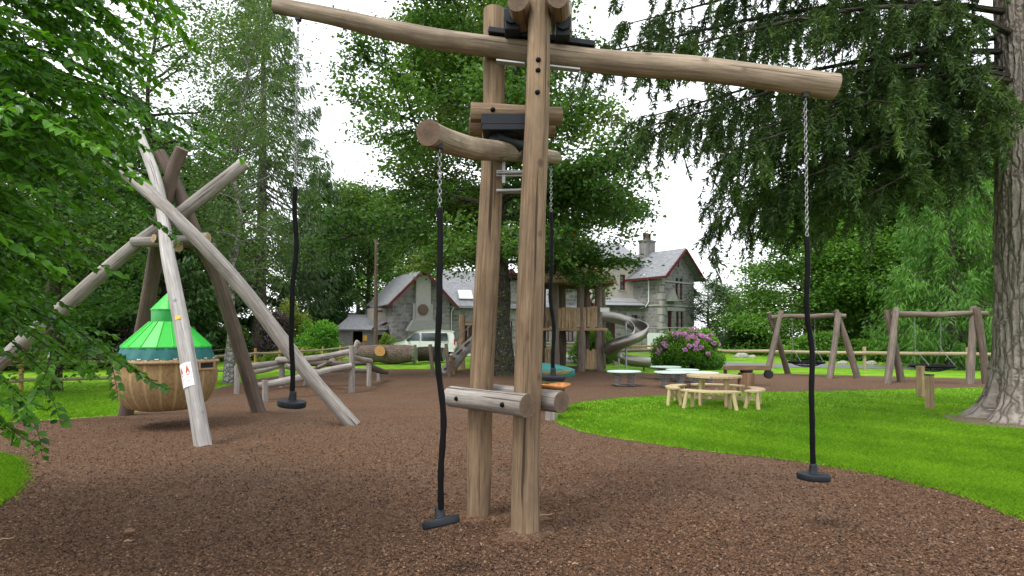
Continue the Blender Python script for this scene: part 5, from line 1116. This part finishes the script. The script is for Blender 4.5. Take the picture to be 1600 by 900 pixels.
dup(dk,at(60,30),1.3,'dark dense conifer far left behind the beech branches',1.05)
dup(dk,at(150,38),2.3,'dark conifer between the far left conifer and the one behind the hut',1.15)
dup(dk,at(330,46),4.0,'dark conifer right behind the birch trunk',1.1)
bl=broadleaf('broadleaf_tree','mid green tree over the wicker hut, behind the tipi log tips',16,.36,2.0,5.4,22,7,22000,.26,M['oak'],M['barkd'],37,at(205,42),flat=.6,elev=(65,5),cl=.75)
dup(bl,at(310,52),2.0,'mid green tree behind the birch crown',1.0)
dup(bl,at(-30,34),4.0,'mid green tree at the left picture edge beyond the beech',.9)
t_=broadleaf('broadleaf_tree','dark slim trunked tree on the left lawn in front of the pale fence',9,.15,3.4,2.8,14,6,9000,.13,M['oak'],M['barkd'],38,at(88,17.6),flat=.5,cl=.45)
broadleaf('broadleaf_tree','tree with brown flared trunk near the far dark fence at left',11,.3,3.4,3.6,16,6,10000,.16,M['oak'],M['barkpink'],39,at(74,28),flat=.5,cl=.5)
# right: deciduous row beyond the road, pine and yew, feathery conifer
ob=broadleaf('broadleaf_tree','bright green bushy tree behind the left swing frame',9.5,.3,.5,5.0,24,8,24000,.22,M['oakbright'],M['barkd'],41,at(1262,41),flat=.6,elev=(60,-5),prof=.15,cl=.65)
dup(ob,at(1345,44),1.9,'bright green tree between the two swing frames, beyond the road',1.1)
dup(ob,at(1425,40),3.4,'bright green tree behind the right swing frame',1.12)
dup(ob,at(1510,43),5.0,'bright green tree just left of the big fir trunk',1.25)
dup(ob,at(1600,38),.7,'bright green tree hidden partly by the big fir trunk',1.2)
ot=broadleaf('broadleaf_tree','taller olive green tree at the right edge of the sky gap',14,.35,2,5.0,22,7,20000,.28,M['oak'],M['barkd'],42,at(1275,56),flat=.65,cl=.75)
dup(ot,at(1375,58),2.2,'taller olive green tree rising behind the gap between the swing frames',1.15)
dup(ot,at(1480,56),4.2,'taller olive green tree behind the feathery conifer',1.2)
dup(ot,at(1590,54),1.2,'taller olive green tree behind the big fir trunk',1.2)
conifer('feathery_conifer','feathery pale green drooping conifer left of the big fir trunk',12,.3,1.6,4.3,24,7,30000,.34,.06,M['hemlock'],M['barkc'],43,at(1490,30),droop=.6,hang=.8,shape=.6)
yw,_=shrub('yew_bush','dark upright yew bush between the pine and the left swing frame',at(1163,46),1.55,1.4,3.3,9000,.20,M['yew'],44,'bush',lw=.35,lump=.34,stems=9)
broadleaf('scots_pine','blue green pine with bare reddish limbs right of the house',5.6,.2,1.4,2.7,12,6,11000,.20,M['pine'],M['barkpink'],45,at(1107,50),flat=.45,elev=(45,0),prof=.35,cl=.42,lw=.22,up=.2)
sp=broadleaf('broadleaf_tree','low distant tree between the pine and the yew',5.5,.2,.3,2.8,14,6,8000,.24,M['oak'],M['barkd'],46,at(1140,66),flat=.7,cl=.55)
dup(sp,at(1195,62),2,'low distant tree right of the yew bush, under the sky gap',1.0)
# shrubs
rh,lb=shrub('rhododendron','big rhododendron covered in mauve flower heads beside the spring platforms',at(1075,29.5),1.95,1.4,2.0,15000,.145,M['rhodo'],51,lw=.40,stems=10,lump=.27)
rs=np.random.default_rng(5); base=np.array(at(1075,29.5)); Cs=[];Ds=[];n_=0
while n_<88:
    a=rs.random()*6.283; r=math.sqrt(rs.random())*.95; z=2.12*(1-.60*r*r)*rs.uniform(.78,1.06); x=1.9*r*math.cos(a); y=1.35*r*math.sin(a)
    if (z<.8) or (x>1.3 and z<1.0) or (x>.4 and z<1.2 and rs.random()<.6) : continue
    u=unit(rs.normal(0,1,(34,3))); Cs.append(base+np.array((x,y,z))+u*.105*np.array((1,1,.8))); Ds.append(u); n_+=1
Cc=np.vstack(Cs); leaves_obj('blossom',Cc,np.vstack(Ds),unit(rs.normal(0,1,Cc.shape)),.10,.085,rs.random(len(Cc)),M['blossom'],rh,seed=3)
shrub('green_bush','bright green rounded bush seen under the play tower',at(926,34),1.35,1.2,2.0,8000,.13,M['rhodo'],52,'bush',lump=.3,lw=.45)
shrub('lime_shrub','yellow green airy shrub beside the tall conifer trunk',at(447,38.5),1.9,1.6,4.0,8000,.13,M['limeshrub'],53,lump=.28)
shrub('purple_shrub','dusky purple leaved shrub left of the yellow green shrub',at(424,36.5),1.3,1.2,3.2,5500,.14,M['purpleshrub'],54,lump=.3)
shrub('green_shrub','dark rounded green shrub left of the timber shed',at(496,36),1.5,1.3,2.7,8000,.13,M['rhodo'],55,lump=.3)
shrub('green_shrub','low bright green planting at the foot of the shed shrubs',at(470,34),2.6,.8,.85,7000,.12,M['limeshrub'],56,lump=.25)
shrub('green_shrub','small bright shrub between the shed and the stone gable',at(606,41.5),.65,.5,1.5,2500,.12,M['limeshrub'],57,lump=.35)
shrub('purple_shrub','dark purple shrub far back between the hut roof and tipi leg',at(232,31),1.5,1.2,2.6,5000,.14,M['purpleshrub'],58,lump=.3)
shrub('green_shrub','dark green undergrowth behind the hut, left of the tipi legs',at(120,31),3.2,1.2,2.0,9000,.16,M['oak'],59,lump=.25)
shrub('green_shrub','dark green undergrowth behind the right side of the hut',at(330,36),2.6,1.2,2.6,9000,.16,M['oak'],60,lump=.25)
hd,_=shrub('hedge_bush','leafy green hedge bush beyond the road behind the left swing frame',at(1290,36.5),3.0,1.0,1.7,9000,.17,M['oakbright'],61,'bush',lump=.25)
dup(hd,at(1420,35),2.9,'leafy green hedge bush beyond the road behind the right swing frame'); dup(hd,at(1545,34),.3,'leafy green hedge bush beyond the road beside the big fir trunk')

# ------------------------------------------------------------------ the big fir at right: fluted trunk, long limbs, hanging sprays
fir=thing('big_fir','huge fir with fissured grey trunk at right, its drooping limbs hanging into the picture','tree',(tx,ty,0))
b=MB(); zs=np.concatenate([[-.2],np.linspace(0,2.2,34),np.linspace(2.3,15,60)]); n=150; V=[];g=[]
rs=np.random.default_rng(9)
for z in zs:
    for j in range(n):
        a=2*math.pi*j/n; r=.66-.018*max(0,z)+.36*math.exp(-max(0,z)/.28)+.16*math.exp(-max(0,z)/1.1)
        fl=math.exp(-max(0,z)/.6); r*=1+fl*(.12*math.sin(5*a+2.2)+.09*math.sin(9*a+2)+.06*math.sin(14*a))
        ri=math.sin(26*a+2.2*math.sin(z*1.3+a*3)+1.3*math.sin(z*3.1)); r+=.030*ri*(.5+.5*math.sin(z*2.3+5*a)+.4*math.sin(z*7+a*11))+.010*math.sin(47*a+z*5+2*math.sin(z*2.2))+rs.normal(0,.0035)
        V.append((tx+r*math.cos(a),ty+r*math.sin(a),z)); g.append((.66*math.cos(a),.66*math.sin(a),z))
k=len(zs); b.add(V,[(i*n+j,i*n+(j+1)%n,(i+1)*n+(j+1)%n,(i+1)*n+j) for i in range(k-1) for j in range(n)],0,True,g); obj('trunk',b,M['barkfir'],fir)
rs=np.random.default_rng(77); lb_=MB(); tb=MB(); Cs=[];Ds=[];Ti=[]
def fir_limb(z0,az,L,rise,sag,r0=.075,dens=1.0):
    n=9; t=np.linspace(0,1,n+1); h=np.array((math.cos(az),math.sin(az))); side=np.array((-h[1],h[0])); wv=rs.normal(0,.5)
    pts=np.zeros((n+1,3)); pts[:,:2]=np.array((tx,ty))+np.outer(.45+t*L,h)+np.outer(np.sin(t*3)*wv*.5,side); pts[:,2]=z0+rise*t-sag*t**1.8+.35*sag*np.maximum(0,t-.7)**2*3
    lb_.tube(smoothpath(pts,3),np.linspace(r0,.012,3*n+1),7,caps=False)
    ns=int(L*3.0*dens)
    for i in range(ns):
        tt=.05+.95*(i+rs.random())/ns; j=tt*n; j0=min(int(j),n-1); o=pts[j0]+(pts[j0+1]-pts[j0])*(j-j0); s=1 if i%2 else -1
        d2=np.array((*(h*rs.uniform(.5,1.0)+side*s*rs.uniform(.5,1.0)),rs.normal(-.1,.12))); l2=rs.uniform(.6,1.5)*(1.15-.55*tt)*1.1
        sp=path_from(rs,o,d2,l2,5,.12,-.09); tb.tube(sp,np.linspace(.013,.004,6),4,caps=False); nt=rs.random()
        for q in range(9):
            f=(q+rs.random())/9*5; f0=min(int(f),4); o3=sp[f0]+(sp[f0+1]-sp[f0])*(f-f0); l3=rs.uniform(.3,1.15)*(.6+.4*rs.random())
            d3=np.array((rs.normal(0,.25),rs.normal(0,.25),-1))+unit(d2)*rs.uniform(.1,.9); m=int(52*l3/.5)
            tw=path_from(rs,o3,d3,l3,3,.12,-.2)
            tb.tube(tw,[.004,.0035,.003,.0015],3,caps=False)
            u=rs.random(m)*3; u0=np.minimum(u.astype(int),2); c=tw[u0]+(tw[u0+1]-tw[u0])*(u-u0)[:,None]
            ok=(np.hypot(c[:,0]-tx,c[:,1]-ty)>.85)&((c[:,0]<tx-.78)|(c[:,1]>ty)); c=c[ok]; u=u[ok]; u0=u0[ok]; m=len(c)
            if m==0: continue
            ax=unit(tw[u0+1]-tw[u0]); dr=ax*.75+rs.normal(0,.55,(m,3)); Cs.append(c+unit(dr)*.04*(1+rs.random((m,1)))); Ds.append(dr); Ti.append(np.clip(.30*nt+.22*rs.random()+rs.normal(.12,.12,m)+.55*(rs.random()<.13)*(u/3),0,1))
for z0,azd,L,rise,sag in ((7.6,172,7.4,1.2,2.47),(7.0,190,8.0,0.9,2.75),(6.6,196,6.88,0.2,2.18),(6.2,158,5.68,-0.1,1.9),(7.9,191,8.08,0.8,2.47),(8.4,182,8.6,1.6,2.85),(8.9,200,8.26,1.4,2.47),(9.4,168,7.91,1.6,2.28),(6.9,196,6.19,0.3,2.09),(9.8,186,7.91,1.4,2.47),(10.4,190,8.6,1.8,2.66),(8.0,150,6.02,0.6,1.8),(5.9,180,4.47,-0.1,1.52),(6.1,198,5.33,0.1,1.9),(5.6,166,3.78,-0.2,1.33),(11,176,7.74,1.6,2.09),(11.4,191,7.91,1.6,2.09),(5.7,196,3.96,0,1.61),(6.4,186,6.19,0.2,2.47),(7.2,178,4.3,0.3,1.71),(6.7,150,4.47,0.1,1.8),(9,20,6,1,1.9),(7,60,6,0.8,1.9),(10,340,6,1,1.9),(9.5,110,7,1,1.9))+((7.5,135,6,.5,1.6),(8.4,128,6.4,.8,1.6),(6.5,142,5.6,.1,1.6),(6.0,150,4.6,-.2,1.4),(9.3,138,6,1,1.5),(7.0,120,5.5,.3,1.5)):
    fir_limb(z0,R(azd)+rs.normal(0,.03),L,rise,sag,.034+.0042*L,1.0 if 140<azd<260 else .5)
for px0,py0,px1,py1,d_ in ((1108,235,1119,468,9.0),(1120,330,1112,405,9.1)):   # long loose twig dangling against the sky
    tw=smoothpath([P(px0,py0,d_),P((px0+px1)/2+5,(py0+py1)/2,d_),P(px1,py1,d_)],10); tb.tube(tw,np.linspace(.007,.003,len(tw)),4,caps=False)
    for q_ in range(9):
        o3=tw[int((.72+.28*q_/9)*(len(tw)-1))]; l3=.12+.12*rs.random(); t2=path_from(rs,o3,(rs.normal(0,.6),rs.normal(0,.4),-.7),l3,3,.1,-.1); tb.tube(t2,.003,3,caps=False)
        m=14; u=rs.random(m)*3; u0=np.minimum(u.astype(int),2); c=t2[u0]+(t2[u0+1]-t2[u0])*(u-u0)[:,None]; dr=unit(t2[u0+1]-t2[u0])*.8+rs.normal(0,.5,(m,3)); Cs.append(c+unit(dr)*.04); Ds.append(dr); Ti.append(np.clip(rs.normal(.25,.12,m),0,1))
obj('limb',lb_,M['barkd'],fir); obj('twig',tb,M['barkd'],fir); Cc=np.vstack(Cs); print('fir',len(Cc))
leaves_obj('crown',Cc,np.vstack(Ds),unit(rs.normal(0,1,Cc.shape)),.125,.026,np.concatenate(Ti),M['fir'],fir,kind='needle',seed=8)

# ------------------------------------------------------------------ the beech reaching in from the left, its leaves close to the viewer
bx,by=-7.6,4.6; be_=thing('beech_tree','beech reaching in from the left with bright green leaves close to the viewer','tree',(bx,by,0)); rs=np.random.default_rng(101)
tb=MB(); tb.tube(smoothpath([(bx,by,-.2),(bx+.1,by,1.5),(bx+.1,by+.1,4),(bx+.2,by,8),(bx,by,11)],5),np.linspace(.36,.10,21),14,wob=.04,caps=False); obj('trunk',tb,M['barkc'],be_)
tb=MB(); Cs=[];Ds=[];Ns=[];Ti=[]
def spray(tip,z0,base_t,dens=1.0,leaf=1.0,nside=9):
    """a flat beech spray: a limb from the trunk to the tip, side twigs in two rows, leaves along each twig"""
    tip=np.array(tip); o=np.array((bx+.1,by,z0)); mid=(o+tip)/2+np.array((0,rs.normal(0,.3),.45+.2*rs.random())); p=smoothpath([o,o*.6+mid*.4,mid,mid*.45+tip*.55+np.array((0,0,.12)),tip],6); n=len(p)-1
    L=np.linalg.norm(tip-o); tb.tube(p,np.linspace(.016,.003,n+1),5,caps=False); tone=rs.random()
    twigs=[]
    for i in range(int(nside*dens)):
        t=.36+.64*(i+rs.random()*.6)/int(nside*dens); j=t*n; j0=min(int(j),n-1); q=p[j0]+(p[j0+1]-p[j0])*(j-j0); d=unit(p[j0+1]-p[j0]); s=unit(np.cross(d,(0,0,1.)))*(1 if i%2 else -1)
        l=rs.uniform(.35,.85)*(1.25-.75*t)+.12; tw=path_from(rs,q,d*.75+s*.75+np.array((0,0,rs.normal(-.06,.1))),l,5,.1,-.045); tb.tube(tw,np.linspace(.005,.0012,6),4,caps=False); twigs.append((tw,l))
    m5=np.linspace(.55,1,6)*n; j5=np.minimum(m5.astype(int),n-1); twigs.append((p[j5]+(p[j5+1]-p[j5])*(m5-j5)[:,None],L*.45))
    for tw,l in twigs:
        k=int(l/.020); u=(np.arange(k)+rs.random(k)*.5)/k*5; u0=np.minimum(u.astype(int),4); c=tw[u0]+(tw[u0+1]-tw[u0])*(u-u0)[:,None]; ax=unit(tw[u0+1]-tw[u0]); ss=unit(np.cross(ax,np.array((0,0,1.))))*np.where(np.arange(k)%2,1,-1)[:,None]
        dr=unit(ax*.6+ss*.9+rs.normal(0,.25,(k,3))+np.array((0,0,-.28))); Cs.append(c+dr*.036*leaf); Ds.append(dr); Ns.append(unit(np.array((0,-.25,1.))+rs.normal(0,.42,(k,3)))); Ti.append(np.clip(.25*tone+.25*rs.random()+rs.normal(.25,.15,k)+.25*(u/5>.8)*(rs.random()<.5),0,1))
edge=[(0,255),(50,235),(100,205),(140,185),(180,190),(215,185),(245,165),(280,165),(320,150),(350,125),(390,85),(430,65),(470,55),(510,50)]
def emax(py): return float(np.interp(py,[e[0] for e in edge],[e[1] for e in edge]))
for i in range(96):
    py=rs.uniform(-60,500); mx_=emax(max(0,py)); px=mx_*(1-.95*rs.random()**1.25)-20*rs.random(); d=rs.uniform(3.0,5.6)
    tip=P(px,py,d); spray(tip,max(.9,min(9,tip.z+rs.uniform(.0,1.4))),0)
for px,py,d in ((285,30,4.2),(245,105,4.0),(330,205,4.3),(348,236,4.6),(225,330,4.6)): tip=P(px,py,d); spray(tip,min(9,tip.z+.5),0,1.1)
# the low sprays that trail in front of the lawn
for px,py,d in ((262,610,4.6),(190,570,4.3),(150,590,4.0),(120,560,4.4),(90,600,4.2),(60,640,3.9),(66,705,3.7),(48,650,3.8),(30,690,4.0),(225,585,4.6),(20,560,4.0),(45,520,3.8)): tip=P(px,py,d); spray(tip,max(1.5,tip.z+.9),0,.62,1.0,8)
# the trailing stem down to the mulch at far left
for px0,py0,px1,py1,d in ((40,640,66,712,3.75),(60,600,95,660,3.9),(20,620,35,660,3.9)):
    a=np.array(P(px0,py0,d)); c=np.array(P(px1,py1,d)); tw=smoothpath([a,(a+c)/2+np.array((.02,0,.02)),c],5); tb.tube(tw,np.linspace(.005,.0015,len(tw)),4,caps=False); k=14; f=np.linspace(0,1,k)*(len(tw)-1); f0=np.minimum(f.astype(int),len(tw)-2); q=tw[f0]+(tw[f0+1]-tw[f0])*(f-f0)[:,None]
    dr=unit(np.stack([np.where(np.arange(k)%2,1,-1)*.9,rs.normal(0,.3,k),-.5*np.ones(k)],1)); Cs.append(q+dr*.036); Ds.append(dr); Ns.append(unit(np.array((0,-.7,.8))+rs.normal(0,.3,(k,3)))); Ti.append(rs.random(k)*.6)
obj('branch',tb,M['barkd'],be_); Cc=np.vstack(Cs); print('beech',len(Cc))
leaves_obj('crown',Cc,np.vstack(Ds),np.vstack(Ns),.066,.041,np.concatenate(Ti),M['beech'],be_,seed=9,fold=.10,jit=.35)
# a second beech deeper in the wood closes the gaps
broadleaf('beech_tree','dense beech standing behind the tipi left leg at the left edge',13,.3,1.8,4.6,26,8,26000,.12,M['beech'],M['barkc'],102,(-16.2,15.0,0),flat=.45,elev=(60,0),prof=.2,cl=.5)
broadleaf('airy_tree','thin leaved tree against the sky above the tipi logs',16,.22,7.5,3.6,18,6,9000,.13,M['oak'],M['barkd'],103,at(235,21),flat=.5,elev=(60,15),cl=.5)
# ------------------------------------------------------------------ sky, sun, camera
w=bpy.data.worlds.new('World'); scene.world=w; w.use_nodes=True; nt=w.node_tree; bg=nt.nodes['Background']
SUN_EL, SUN_AZ = R(60), R(232)      # azimuth clockwise from +Y
sky=nt.nodes.new('ShaderNodeTexSky'); sky.sky_type='NISHITA'; sky.sun_disc=False; sky.sun_elevation=SUN_EL; sky.sun_rotation=SUN_AZ; sky.air_density=1.2; sky.dust_density=4.0
tc=nt.nodes.new('ShaderNodeTexCoord'); nz=nt.nodes.new('ShaderNodeTexNoise'); nz.inputs['Scale'].default_value=2.4; nz.inputs['Detail'].default_value=7; nz.inputs['Roughness'].default_value=.55
mp=nt.nodes.new('ShaderNodeMapping'); mp.inputs['Scale'].default_value=(1,1,2.2); nt.links.new(tc.outputs['Generated'],mp.inputs[0]); nt.links.new(mp.outputs[0],nz.inputs['Vector'])
rp=nt.nodes.new('ShaderNodeValToRGB'); e=rp.color_ramp.elements; e[0].position=.3; e[0].color=(6.6,6.9,7.4,1); e[1].position=.68; e[1].color=(10.2,10.3,10.5,1); nt.links.new(nz.outputs[0],rp.inputs[0])
mx=nt.nodes.new('ShaderNodeMix'); mx.data_type='RGBA'; mx.inputs[0].default_value=.86; nt.links.new(sky.outputs[0],mx.inputs[6]); nt.links.new(rp.outputs[0],mx.inputs[7])
nt.links.new(mx.outputs[2],bg.inputs[0]); bg.inputs[1].default_value=.145
sl=bpy.data.lights.new('sun','SUN'); sl.energy=1.5; sl.angle=R(14); sl.color=(1,.96,.9); so=bpy.data.objects.new('sun',sl); COL.objects.link(so)
so.rotation_euler=Vector((-math.sin(SUN_AZ)*math.cos(SUN_EL),-math.cos(SUN_AZ)*math.cos(SUN_EL),-math.sin(SUN_EL))).to_track_quat('-Z','Y').to_euler()
cd=bpy.data.cameras.new('camera'); cam=bpy.data.objects.new('camera',cd); COL.objects.link(cam); scene.camera=cam
cam.location=(0,0,CAMH); cam.rotation_euler=(R(90)+PITCH,0,0); cd.sensor_width=36; cd.lens=F_PX/1600*36; cd.shift_y=(CY-450)/1600; cd.clip_end=1500; cd.clip_start=.05
vs=scene.view_settings; vs.view_transform='Standard'; vs.look='None'; vs.gamma=1; vs.exposure=.78; vs.use_curve_mapping=False
cy=scene.cycles; cy.max_bounces=6; cy.diffuse_bounces=3; cy.glossy_bounces=2; cy.transmission_bounces=4; cy.transparent_max_bounces=4
cy.use_denoising=True; cy.denoiser='OPENIMAGEDENOISE'; cy.use_adaptive_sampling=True; cy.adaptive_threshold=.02; cy.sample_clamp_indirect=8
